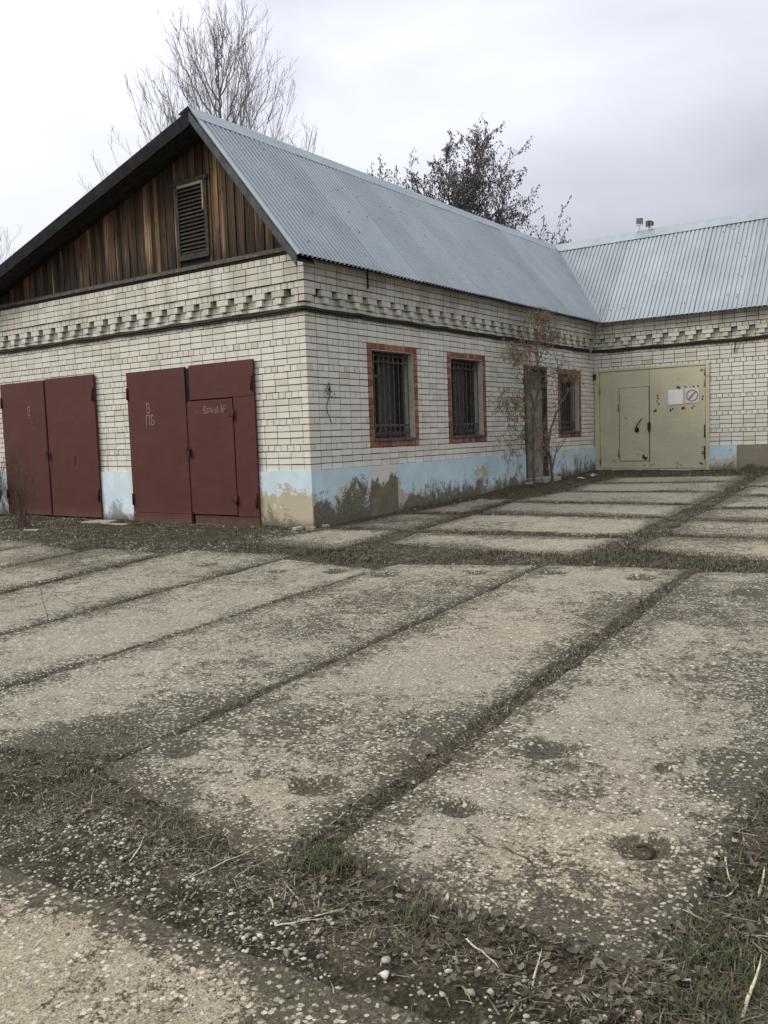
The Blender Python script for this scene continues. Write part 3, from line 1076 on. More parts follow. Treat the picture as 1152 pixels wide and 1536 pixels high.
sizes = [seen_size(b) for b in ALLB]
order = np.argsort(sizes)[::-1]
single = set(int(i) for i in order[:300])
WALLS = {}
bm_all = {w: MB() for w in RANGE}
mesh_cache = {}
for i, b in enumerate(ALLB):
    wall, s, e_, z0, p, dep = b
    jz = random.uniform(-.0025, .0025)
    jn = random.uniform(-.003, .002)
    js = random.uniform(-.002, .002)
    if i not in single:
        p0 = wpt(wall, s + js, p + jn, z0 + jz)
        p1 = wpt(wall, e_ + js, p - dep, z0 + BH + jz)
        bk = {'gable': '+y', 'side': '-x', 'wing': '+y'}[wall]
        bm_all[wall].box(p0[0], p1[0], p0[1], p1[1], p0[2], p1[2], (bk,))
single_list = [(i, ALLB[i]) for i in sorted(single)]

# mortar backing with the openings left free
def backing(wall, zlo, n0, n1, z1=ZT, z0=None):
    mb = MB()
    a0, a1 = RANGE[wall]
    ops = OPEN[wall]
    cuts = sorted(set([a0, a1] + [o[0] for o in ops] + [o[1] for o in ops]))
    for a, b in zip(cuts[:-1], cuts[1:]):
        zs = [(zlo, z1)]
        for o in ops:
            if a >= o[0] - 1e-6 and b <= o[1] + 1e-6:
                zs = []
                if o[2] > zlo:
                    zs.append((zlo, o[2]))
                zs.append((o[3], z1))
        for q0, q1 in zs:
            if wall == 'gable':
                mb.box(a, b, -n0, -n1, q0, q1)
            elif wall == 'side':
                mb.box(n0, n1, a, b, q0, q1)
            else:
                mb.box(a, b, LWALL - n0, LWALL - n1, q0, q1)
    return mb


for wall, nm in (('gable', 'gable_wall'), ('side', 'side_wall'), ('wing', 'wing_wall')):
    mb = backing(wall, -0.25, -0.016, -0.38, ZP + 25 * CH)
    a0, a1 = RANGE[wall]
    if wall == 'gable':
        mb.v = [(min(x, -0.0165), y, z) for x, y, z in mb.v]
        mb.box(a0, PROUD - .016, -(PROUD - .016), .2, ZP + 27 * CH - .004, ZT)
    elif wall == 'side':
        mb.v = [(x, max(y, 0.385), z) if y < .3 else (x, y, z) for x, y, z in mb.v]
        mb.box(PROUD - .0165, -.3, .2005, LWALL - PROUD, ZP + 27 * CH - .0045, ZT - .001)
        mb.box(-.0165, -.3, .0165, .386, -.2, ZT - .002)
    else:
        mb.box(PROUD, a1, LWALL - PROUD + .0162, LWALL + .2, ZP + 27 * CH - .005, ZT - .0005)
    zb0, zb1 = ZP + 25 * CH + .001, ZT - .01
    if wall == 'gable':
        mb.box(a0, -.062, .062, .379, zb0, zb1)
    elif wall == 'side':
        mb.box(-.0625, -.379, .0625, LWALL, zb0, zb1 - .001)
    else:
        mb.box(.0, a1, LWALL + .062, LWALL + .379, zb0, zb1 - .002)
    WALLS[wall] = mb.build(nm, M['mortar'], bld)
    if bm_all[wall].v:
        o = bm_all[wall].build('brickwork', M['brick'], WALLS[wall])
        o['kind'] = 'stuff'

for i, (wall, s, e_, z0, p, dep) in single_list:
    key = (round(e_ - s, 3), round(dep, 3))
    if key not in mesh_cache:
        L = e_ - s
        mesh_cache[key] = MB().box(0, L, 0, dep, 0, BH, ('+y',)).mesh('brick', M['brick'], bevel=0.0)
    rot = math.pi / 2 if wall == 'side' else 0.0
    loc = wpt(wall, s + random.uniform(-.002, .002), p + random.uniform(-.003, .002), z0 + random.uniform(-.0025, .0025))
    link('brick', mesh_cache[key], WALLS[wall], loc, rot)

# rear walls
MB().box(-9.6, -9.3, .39, 14.4, -.2, ZT).box(-9.3, -.4, 14.1, 14.4, -.2, ZT).box(-.4, 9.6, 14.1, 14.4, -.2, ZT - .001).box(9.3, 9.6, LWALL + .385, 14.1, -.2, ZT - .002).build('rear_wall', M['greybrown'], bld)

# plinths: rendered skirt standing 2 cm proud
PN = 0.022
PL = [('gable', -1.085, PN, M['plinth_corner']), ('gable', -5.055, -4.025, M['plinth_gable']), ('gable', -9.6, -7.965, M['plinth_gable']),
      ('side', 0.0, 1.46, M['plinth_side']), ('side', 1.46, 2.26, M['bare']), ('side', 2.26, 7.175, M['plinth_side2']), ('side', 8.36, LWALL - PN, M['plinth_side2']),
      ('wing', 0.0, 0.096, M['plinth_wing']), ('wing', 2.804, 3.44, M['plinth_wing']), ('wing', 3.44, 9.6, M['greybrown'])]


def plinth(wall, a0, a1, mat, n=PN):
    """subdivided skirt with an uneven top edge and a slightly wavy face"""
    k = max(2, int((a1 - a0) / .06))
    A = np.linspace(a0, a1, k + 1)
    zz = np.array([-.2, 0.1, .3, .5, .7, 1.0])
    V = []
    for j, t in enumerate(zz):
        for a in A:
            top = ZP - .004 + .012 * (fbm(a * 3.0, 0.5, 300, 3) - .5)
            z = t * top if t >= 0 else t
            if t == 1.0:
                z = top
            nn = n + .006 * (fbm(a * 4 + 3, z * 4, 310, 3) - .5)
            if mat is M['bare']:
                nn = n - .012 + .012 * (fbm(a * 7, z * 7, 320, 3) - .5)
            V.append(wpt(wall, a, nn, z))
    for a in A:
        V.append(wpt(wall, a, -.05, ZP - .004 + .012 * (fbm(a * 3.0, 0.5, 300, 3) - .5)))
    rows = len(zz) + 1
    w = k + 1
    F = []
    for r in range(rows - 1):
        for c in range(k):
            F.append((r * w + c, r * w + c + 1, (r + 1) * w + c + 1, (r + 1) * w + c))
    b = len(V)
    for a in (a0, a1):                       # end caps
        idx0 = 0 if a == a0 else k
        back = len(V)
        for j, t in enumerate(zz):
            x = V[j * w + idx0]
            V.append(wpt(wall, a, -.05, x[2]))
        for j in range(len(zz) - 1):
            F.append((j * w + idx0, (j + 1) * w + idx0, back + j + 1, back + j))
    me = bpy.data.meshes.new('plinth')
    me.from_pydata(V, [], F)
    me.materials.append(mat)
    me.update()
    return link('plinth', me, WALLS[wall])


for w_, a_, b_, m_ in PL:
    plinth(w_, a_, b_, m_)

# ------------------------------------------------------------------ roof
EX, EZ = 0.32, 3.915       # eave of the side slope
RX, RZ = -1.70, 6.345      # ridge
YE = LWALL - 0.30          # eave of the wing slope
YR = YE + (EX - RX) * 0.93  # ridge of the wing
OH = 0.46                  # overhang of the gable
WX = -10.3                 # far eave of the long shallow slope
WZ = RZ - 0.294 * (RX - WX)
roof = empty('roof', (0, 0, 0), bld)
PROFILE = [(0, 0), (.026, 0), (.036, .032), (.096, .032), (.106, 0)]


def sheet(p_eave, p_ridge, along, width, cut=None, lift=0.0, mat=None, rib=1.0):
    """corrugated sheet: profile runs along ALONG, ribs run from eave to ridge; cut(t) gives where each rib starts (0 eave .. 1 ridge)"""
    pe, pr, al = Vector(p_eave), Vector(p_ridge), Vector(along)
    sd = (pr - pe)
    nrm = al.cross(sd).normalized()
    if nrm.z < 0:
        nrm = -nrm
    pts = []
    t = 0.0
    while t < width - 1e-4:
        for a, h in PROFILE[:-1]:
            if t + a <= width + 1e-6:
                pts.append((t + a, h))
        t += .106
    pts.append((width, 0))
    V, F = [], []
    ns = 3
    for a, h in pts:
        s0 = cut(a) if cut else 0.0
        for j in range(ns + 1):
            s = s0 + (1 - s0) * j / ns
            V.append(tuple(pe + al * a + sd * s + nrm * (h * rib + lift)))
    for i in range(len(pts) - 1):
        for j in range(ns):
            b = i * (ns + 1) + j
            F.append((b, b + ns + 1, b + ns + 2, b + 1))
    me = bpy.data.meshes.new('roof_sheet')
    me.from_pydata(V, [], F)
    me.materials.append(mat or M['roof'])
    me.update()
    return link('roof_sheet', me, roof)


SW = .106 * 10
y = -OH - .03
j = 0
while y < YR - .02:
    wdt = min(SW, YR - y)

    def cutm(a, y=y):
        return float(np.clip((y + a - YE) / (YR - YE), 0, .995)) if y + a > YE else 0.0
    sheet((EX + random.uniform(-.012, .012), y, EZ), (RX, y, RZ), (0, 1, 0), wdt - .002, cutm, .004 * (j % 2) + random.uniform(0, .003))
    y += SW
    j += 1
x = RX
j = 0
while x < 10.0:
    wdt = min(SW, 10.0 - x)

    def cutw(a, x=x):
        return float(np.clip((EX - (x + a)) / (EX - RX), 0, .995)) if x + a < EX else 0.0
    sheet((x, YE + random.uniform(-.012, .012), EZ), (x, YR, RZ), (1, 0, 0), wdt - .002, cutw, .004 * (j % 2) + random.uniform(0, .003), None, .66)
    x += SW
    j += 1
# long shallow slope towards the far side and the rear slope of the wing
y = -OH - .03
while y < 14.6:
    sheet((WX, y, WZ), (RX, y, RZ), (0, 1, 0), min(2.12, 14.7 - y))
    y += 2.12
x = RX + .2
while x < 10.0:
    sheet((x, 14.9, RZ - (14.9 - YR) * .9), (x, YR, RZ), (1, 0, 0), min(2.12, 10 - x))
    x += 2.12
# ridge caps
def ridge_cap(p0, p1, side_a, side_b):
    p0, p1 = Vector(p0), Vector(p1)
    a, b = Vector(side_a), Vector(side_b)
    mb = MB()
    for s in (a, b):
        n_ = (p1 - p0).cross(s).normalized()
        if n_.z < 0:
            n_ = -n_
        o_ = n_ * .040
        top0, top1 = p0 + Vector((0, 0, .05)), p1 + Vector((0, 0, .05))
        mb.quad(top0, top1, p1 + s + o_, p0 + s + o_)
        mb.quad(p0 + s + o_, p1 + s + o_, p1 + s + o_ - n_ * .008, p0 + s + o_ - n_ * .008)
    return mb.build('ridge_cap', M['ridge'], roof)


sl_e = Vector((EX - RX, 0, EZ - RZ)).normalized() * .26
sl_w = Vector((WX - RX, 0, WZ - RZ)).normalized() * .22
ridge_cap((RX, -OH - .05, RZ), (RX, YR, RZ), sl_e, sl_w)
sl_s = Vector((0, YE - YR, EZ - RZ)).normalized() * .26
sl_n = Vector((0, 1.0, -.9)).normalized() * .22
ridge_cap((RX + .01, YR, RZ + .004), (10.0, YR, RZ + .004), sl_s, sl_n)
# valley gutter strip
vb = MB()
v0, v1 = Vector((EX, YE, EZ - .012)), Vector((RX, YR, RZ - .012))
off1, off2 = Vector((0, -.14, .0)), Vector((.14, 0, .0))
vb.quad(v0 + Vector((0, 0, .03)), v0 + off1 + Vector((0, 0, .034)), v1 + off1 + Vector((0, 0, .034)), v1 + Vector((0, 0, .03)))
vb.quad(v0 + Vector((0, 0, .03)), v0 + off2 + Vector((0, 0, .034)), v1 + off2 + Vector((0, 0, .034)), v1 + Vector((0, 0, .03)))
vb.build('valley_flashing', M['ridge'], roof)
# screws and washers
fs = MB()
for _ in range(46):
    yy = random.uniform(-.3, YE)
    t = random.choice([.12, .34, .5, .68, .86]) + random.uniform(-.03, .03)
    yy = -OH - .03 + round((yy + OH) / .106) * .106 + .07
    xx, zz_ = EX + (RX - EX) * t, EZ + (RZ - EZ) * t
    n_ = Vector((RZ - EZ, 0, EX - RX)).normalized()
    p_ = Vector((xx, yy, zz_)) + n_ * .034
    fs.tube([p_, p_ + n_ * .012], [.015, .008], 6)
for _ in range(34):
    xx = random.uniform(.3, 6.5)
    t = random.choice([.12, .34, .5, .68, .86]) + random.uniform(-.03, .03)
    xx = RX + round((xx - RX) / .106) * .106 + .07
    yy, zz_ = YE + (YR - YE) * t, EZ + (RZ - EZ) * t
    n_ = Vector((0, -(RZ - EZ), YR - YE)).normalized()
    p_ = Vector((xx, yy, zz_)) + n_ * .034
    fs.tube([p_, p_ + n_ * .012], [.015, .008], 6)
o = fs.build('roof_screw', simple('screw_zinc', (0.10, 0.105, 0.105), (0.19, 0.19, 0.185), 20, .6), roof)
o['kind'] = 'stuff'

# barge boards and soffit of the gable overhang
def slope_z(x):
    if x > RX:
        return RZ + (EZ - RZ) * (x - RX) / (EX - RX)
    return RZ + (WZ - RZ) * (x - RX) / (WX - RX)


def rake(x0, x1, y0, y1, top, bot):
    """board that follows the roof slope between x0 and x1"""
    mb = MB()
    r0 = [(x0, y0, slope_z(x0) + bot), (x0, y1, slope_z(x0) + bot), (x0, y1, slope_z(x0) + top), (x0, y0, slope_z(x0) + top)]
    r1 = [(x1, y0, slope_z(x1) + bot), (x1, y1, slope_z(x1) + bot), (x1, y1, slope_z(x1) + top), (x1, y0, slope_z(x1) + top)]
    return mb.hull(r0, r1)


rake(WX, RX, -OH - .045, -OH - .015, -.012, -.235).build('barge_board', M['bargedark'], roof)
rake(RX, EX - .01, -OH - .045, -OH - .015, -.02, -.17).build('barge_board', M['barge'], roof)
for side in (0, 1):
    for k in range(3):
        ya = -OH - .012 + k * .147
        if side == 0:
            rake(WX + .1, RX - .004, ya, ya + .14, -.205, -.23).build('soffit_board', M['soffit'], roof)
        else:
            rake(RX + .004, EX - .06, ya, ya + .14, -.12, -.145).build('soffit_board', M['soffit'], roof)
# eave boards behind the sheet edge
MB().box(.10, .13, -OH, YE - .05, EZ + .05, EZ + .16).build('eave_board', M['soffit'], roof)
MB().box(.26, 9.9, YE + .17, YE + .20, EZ + .05, EZ + .16).build('eave_board', M['soffit'], roof)
MB().box(-.25, .10, .02, YE + .1, ZT + .012, ZT + .03).box(.0, 9.9, YE + .2, LWALL + .2, ZT + .011, ZT + .029).build('eave_soffit', M['soffit'], roof)

# ------------------------------------------------------------------ plank gable with louvre
gab = empty('gable_cladding', (0, 0, 0), bld)
ZB = ZT + .10
x = -.06
VENT = (-2.57, -1.84, 4.27, 5.45)
k = 0
while x > -9.7:
    wdt = random.uniform(.072, .112)
    x1 = x - wdt
    nn = .045 + (.012 if k % 2 else 0.0) + random.uniform(-.004, .004)
    spans = [(x1 + random.uniform(.002, .007), x - random.uniform(0.0, .004))]
    for xa, xb in spans:
        pieces = []
        if xb > VENT[0] + .02 and xa < VENT[1] - .02:
            pieces = [(VENT[3] - .03, None)]
        else:
            pieces = [(ZB - random.uniform(.0, .012), None)]
        for zb, _ in pieces:
            za, zc = slope_z(xa) - (.24 if xa < RX else .11), slope_z(xb) - (.24 if xb < RX else .11)
            mid = RX if xa < RX < xb else None
            if min(za, zc) - zb < .01:
                continue
            ln = random.uniform(-.003, .003)
            poly = [(xa, zb), (xb, zb), (xb + ln, zc)] + [] + [(xa + ln, za)]
            mb = MB()
            mb.hull([(a, -nn, z) for a, z in poly], [(a, -nn + .03, z) for a, z in poly])
            mb.build('plank', M['plank'], gab)
    x = x1
    k += 1
MB().hull([(-9.7, -.02, ZB - .2), (-.04, -.02, ZB - .2), (RX, -.02, RZ - .2)], [(-9.7, .05, ZB - .2), (-.04, .05, ZB - .2), (RX, .05, RZ - .2)]).build('backing_board', M['soffit'], gab)
MB().box(-9.72, PROUD + .0, -.115, .02, ZT + .035, ZT + .066).build('sill_board', M['sillboard'], gab)
MB().box(-9.72, PROUD - .02, -.085, .02, ZT + .070, ZT + .104).build('sill_board', M['sillboard'], gab)
MB().box(-9.72, PROUD - .01, -.07, .02, ZT + .001, ZT + .033).build('bed_strip', M['mortar'], gab)
# louvre
vent = empty('louvre_vent', (0, 0, 0), gab)
vx0, vx1, vz0, vz1 = VENT
fr = MB()
fr.box(vx0, vx0 + .07, -.085, -.02, vz0, vz1).box(vx1 - .07, vx1, -.085, -.02, vz0, vz1)
fr.box(vx0 - .03, vx1 + .03, -.10, -.02, vz1 + .001, vz1 + .07).box(vx0 + .0705, vx1 - .0705, -.084, -.02, vz0, vz0 + .09)
fr.build('frame', simple('louvre_frame_wood', (0.024, 0.018, 0.014), (0.06, 0.045, 0.034), 18, 0.85), gab)
MB().box(vx0 + .07, vx1 - .07, -.092, -.05, vz1 - .045, vz1 - .001).box(vx1 - .105, vx1 - .0702, -.09, -.05, vz1 - .45, vz1 - .046).build('frame', simple('bare_batten_wood', (0.22, 0.17, 0.11), (0.32, 0.26, 0.18), 18, 0.85), gab)
vent_wood = simple('louvre_slat_wood', (0.018, 0.015, 0.013), (0.045, 0.037, 0.031), 22, 0.85, rv=.25)
for k in range(17):
    z0 = vz0 + .10 + k * (vz1 - vz0 - .15) / 17
    t = random.uniform(-.006, .006)
    MB().hull([(vx0 + .072, -.080, z0), (vx1 - .072, -.080, z0 + t), (vx1 - .072, -.035, z0 + .05 + t), (vx0 + .072, -.035, z0 + .05)],
              [(vx0 + .072, -.078, z0 + .014), (vx1 - .072, -.078, z0 + .014 + t), (vx1 - .072, -.033, z0 + .062 + t), (vx0 + .072, -.033, z0 + .062)]).build('slat', vent_wood, gab)
bpy.data.objects.remove(vent)

# ------------------------------------------------------------------ gates
def text_mesh(body, size, mat):
    cu = bpy.data.curves.new('lettering', 'FONT')
    cu.body = body
    cu.size = size
    cu.align_x = 'LEFT'
    cu.resolution_u = 4
    ob = bpy.data.objects.new('tmp', cu)
    col.objects.link(ob)
    dg = bpy.context.evaluated_depsgraph_get()
    me = bpy.data.meshes.new_from_object(ob.evaluated_get(dg))
    bpy.data.objects.remove(ob)
    bpy.data.curves.remove(cu)
    me.materials.clear()
    me.materials.append(mat)
    return me


def letter(body, size, mat, parent, x, n, z, sx=1.0, wall='gable'):
    o = link('lettering', text_mesh(body, size, mat), parent)
    p = wpt(wall, x, n, z)
    o.location = p
    o.rotation_euler = (math.pi / 2, 0, 0)
    o.scale = (sx, 1, 1)
    return o


def hinge(parent, x, n, z, mat, h=.16, wall='gable'):
    p0, p1 = wpt(wall, x, n, z), wpt(wall, x, n, z + h)
    MB().tube([p0, p1], .018, 8).build('hinge', mat, parent, True)


def gate_maroon(xl, xs, xr, zb, zt, wicket, tilt):
    g = empty('gate', (0, 0, 0), bld)
    R_ = M['red_gate']

    def plate(name, a0, a1, z0, z1, n0, n1, sag=0.0):
        mb = MB()
        mb.hull([(a0, -n0, z0), (a1, -n0, z0 + sag), (a1, -n1, z0 + sag), (a0, -n1, z0)],
                [(a0, -n0, z1), (a1, -n0, z1 + sag), (a1, -n1, z1 + sag), (a0, -n1, z1)])
        return mb.build(name, R_, g, bevel=.004)
    # dark frame behind, in the opening
    fm = MB()
    fm.box(xl + .02, xl + .10, .005, .10, zb, zt - .05).box(xr - .10, xr - .02, .005, .10, zb, zt - .05).box(xl + .101, xr - .101, .006, .10, zt - .14, zt - .052)
    fm.build('gate_frame', M['redband'], g)
    if wicket:
        plate('leaf', xl, xs - .035, zb + .17, zt, .025, .075)
        plate('kick_plate', xl + .01, xs - .02, zb - .04, zb + .165, .03, .088)
        plate('leaf', xs + .055, xr, 2.035, zt + .012, .022, .060, .0)
        plate('leaf', -1.50, xr, zb + .16, 2.030, .021, .059)
        plate('kick_plate', xs + .03, xr - .005, zb, zb + .155, .015, .050)
        plate('wicket_door', xs + .01, -1.508, zb + .175, 2.015, .022, .072)
        MB().box(xs - .034, xs + .054, -.048, -.04, zb + .2, zt - .03).build('rubber_seal', M['bargedark'], g)
        MB().box(xs - .03, xs + .006, -.062, -.05, zb + .2, 2.0).build('edge_strip', M['redband'], g)
        hinge(g, -1.49, .085, 1.68, M['redband'])
        hinge(g, -1.50, .085, .32, M['redband'])
        MB().box(-1.62, -1.51, -.082, -.0722, 1.74, 1.78).build('hinge_strap', M['redband'], g)
        MB().box(-1.62, -1.51, -.0822, -.0722, .38, .42).build('hinge_strap', M['redband'], g)
    else:
        plate('leaf', xl, xs - .008, zb + .01, zt, .025, .075)
        plate('leaf', xs + .008, xr, zb, zt + .012, .022, .065)
        MB().box(xs - .045, xs - .009, -.0845, -.0752, zb + .05, zt - .03).build('edge_strip', M['redband'], g)
        MB().box(-5.72, -5.68, -.0735, -.0652, 1.00, 1.16).build('handle', M['redband'], g)
    for z in (zt - .47, zb + .30):
        hinge(g, xl + .02, .09, z, M['redband'], .2)
        hinge(g, xr - .03, .085, z, M['iron'], .24)
    # lock: hasp, shackle and padlock body
    lk = MB()
    lk.box(xs - .06, xs + .05, -.098, -.0885, 1.20, 1.235)
    lk.tube([(xs - .025, -.105, 1.20), (xs - .025, -.105, 1.25), (xs, -.105, 1.275), (xs + .025, -.105, 1.25), (xs + .025, -.105, 1.20)], .008, 6)
    lk.hull([(xs - .04, -.09, 1.12), (xs + .04, -.09, 1.12), (xs + .04, -.125, 1.12), (xs - .04, -.125, 1.12)],
            [(xs - .045, -.09, 1.20), (xs + .045, -.09, 1.20), (xs + .045, -.125, 1.20), (xs - .045, -.125, 1.20)])
    lk.build('padlock', M['iron'], g)
    return g


g1 = gate_maroon(-4.065, -2.545, -1.04, -.02, 2.585, True, 0)
g2 = gate_maroon(-7.995, -6.50, -5.00, .02, 2.62, False, 0)
g1['label'] = 'maroon steel double gate with a wicket door'
g2['label'] = 'plain maroon steel double gate behind the bare shrub'
letter('В', .25, M['chalk'], g1, -3.58, .0795, 1.86, .75)
letter('ПВ', .25, M['chalk'], g1, -3.60, .0795, 1.655, .68)
letter('Вализа АР', .165, M['chalk'], g1, -2.17, .0765, 1.80, .64)
letter('Зл.', .16, M['chalkfaint'], g1, -2.36, .0765, 1.80, .7)
letter('В', .27, M['chalk'], g2, -7.10, .0795, 1.95, .6)
letter('ПВ', .27, M['chalkfaint'], g2, -7.11, .0795, 1.73, .55)
letter('Зл. Вализа А', .145, M['chalkfaint'], g2, -6.28, .0695, 1.78, .72)

# khaki gate of the wing
g3 = empty('gate', (0, 0, 0), bld)
g3['label'] = 'khaki steel double gate with rust and a wicket door'
KH = M['khaki_gate']


def kplate(name, a0, a1, z0, z1, n0, n1, mat=None):
    return MB().box(a0, a1, LWALL - n0, LWALL - n1, z0, z1).build(name, mat or KH, g3, bevel=.003)


kplate('leaf', .16, 1.415, .33, 2.735, -.05, .012)
kplate('leaf', 1.425, 2.735, .33, 2.73, -.05, .016)
kplate('wicket_door', .67, 1.40, .52, 2.31, .0125, .026)
fm = MB()
fm.box(.04, .15, LWALL + .06, LWALL - .03, .27, 2.80).box(2.745, 2.83, LWALL + .06, LWALL - .034, .27, 2.80).box(.1505, 2.7445, LWALL + .06, LWALL - .028, 2.742, 2.799)
fm.box(.1505, 2.7445, LWALL + .06, LWALL - .008, .26, .325)
fm.build('gate_frame', KH, g3, bevel=.003)
gap = MB()
gap.box(.655, .669, LWALL - .0128, LWALL - .015, .51, 2.32).box(1.401, 1.414, LWALL - .0128, LWALL - .015, .51, 2.32).box(.669, 1.401, LWALL - .0128, LWALL - .015, 2.311, 2.321).box(.669, 1.401, LWALL - .0128, LWALL - .015, .508, .519)
gap.build('gap_shade_strip', M['iron'], g3)  # solid dark strips stand in for the shaded slit round the wicket
for z in (.62, 1.75):
    hinge(g3, .655, .032, z, M['khakihinge'], .2, 'wing')
for z in (.45, 2.2):
    hinge(g3, .165, .034, z, M['khakihinge'], .16, 'wing')
for z in (.55, 1.05, 2.25, 2.5):
    hinge(g3, 2.73, .034, z, M['iron'] if z < 2 else M['khakihinge'], .16 if z > 1.2 else .3, 'wing')
hd = MB()
hd.tube([wpt('wing', 1.10, .035, 1.28), wpt('wing', 1.10, .075, 1.28), wpt('wing', 1.13, .08, 1.40), wpt('wing', 1.25, .07, 1.56)], [.022, .02, .014, .01], 7)
hd.box(1.06, 1.16, LWALL - .0262, LWALL - .04, 1.22, 1.33)
hd.build('handle', M['iron'], g3)
lk = MB()
lk.box(1.38, 1.45, LWALL - .027, LWALL - .06, 1.26, 1.45)
lk.tube([wpt('wing', 1.40, .05, 1.26), wpt('wing', 1.415, .06, 1.20), wpt('wing', 1.43, .05, 1.26)], .01, 6)
lk.build('padlock', M['iron'], g3)
# rust scabs round the signs, where welded studs bled
rs = MB()
for (a, z, w, h) in [(1.62, 2.02, .05, .22), (1.64, 1.86, .035, .12), (2.12, 2.245, .10, .05), (2.46, 2.245, .20, .04), (2.29, 2.26, .06, .03), (2.67, 1.95, .04, .10),
                     (2.1, 1.73, .26, .05), (2.22, 1.76, .10, .05), (2.48, 1.77, .10, .03), (1.30, .62, .18, .07), (2.66, 2.63, .08, .04), (1.56, 1.72, .05, .05), (2.69, .7, .04, .35), (2.64, .45, .05, .12)]:
    for _ in range(5):
        aa = a + random.gauss(0, w * .35)
        zz_ = z + random.gauss(0, h * .35)
        r = random.uniform(.25, .6) * min(w, h)
        kk = 7
        ring = [(aa + r * random.uniform(.6, 1.2) * math.cos(2 * math.pi * q / kk) * (1 + w), zz_ + r * random.uniform(.6, 1.3) * math.sin(2 * math.pi * q / kk)) for q in range(kk)]
        nn = .0168 + random.uniform(0, .0018) if a > 1.42 else .0268 + random.uniform(0, .0018)
        rs.hull([wpt('wing', p, nn - .0006, q) for p, q in ring], [wpt('wing', p, nn, q) for p, q in ring])
o = rs.build('rust_scab', simple('rust', (0.035, 0.022, 0.015), (0.15, 0.08, 0.04), 50, 0.9), g3)
o['kind'] = 'stuff'

# signs on the khaki gate
def rounded(a0, a1, z0, z1, r=.03, k=4):
    pts = []
    for cx, cz, t0 in ((a1 - r, z1 - r, 0), (a0 + r, z1 - r, 90), (a0 + r, z0 + r, 180), (a1 - r, z0 + r, 270)):
        for q in range(k + 1):
            t = math.radians(t0 + 90 * q / k)
            pts.append((cx + r * math.cos(t), cz + r * math.sin(t)))
    return pts


def sign_plate(a0, a1, z0, z1):
    ring = rounded(a0, a1, z0, z1)
    return MB().hull([wpt('wing', p, .019, q) for p, q in ring], [wpt('wing', p, .030, q) for p, q in ring])


s1 = sign_plate(1.875, 2.225, 1.855, 2.205).build('sign', M['white'])
tag(s1, 'blank white square sign plate on the khaki gate', 'sign')
s2 = sign_plate(2.275, 2.60, 1.875, 2.215).build('sign', simple('cream_sign_sheet', (0.60, 0.56, 0.52), (0.68, 0.64, 0.60), 7, .5))
tag(s2, 'square sign with crossed-out ring symbol on the khaki gate', 'sign')
cx, cz = 2.437, 2.045
rg = MB()
kk = 40
for q in range(kk):
    t0, t1 = 2 * math.pi * q / kk, 2 * math.pi * (q + 1) / kk
    rg.quad(*[wpt('wing', cx + r * math.cos(t), .032, cz + r * math.sin(t)) for r, t in ((.115, t0), (.142, t0), (.142, t1), (.115, t1))])
rg.build('ring', M['signred'], s2)
ca, sa = math.cos(math.radians(48)), math.sin(math.radians(48))
MB().quad(*[wpt('wing', cx + u_ * ca - v_ * sa, .0345, cz + u_ * sa + v_ * ca) for u_, v_ in ((-.122, -.014), (.122, -.014), (.122, .014), (-.122, .014))]).build('slash', M['signdark'], s2)

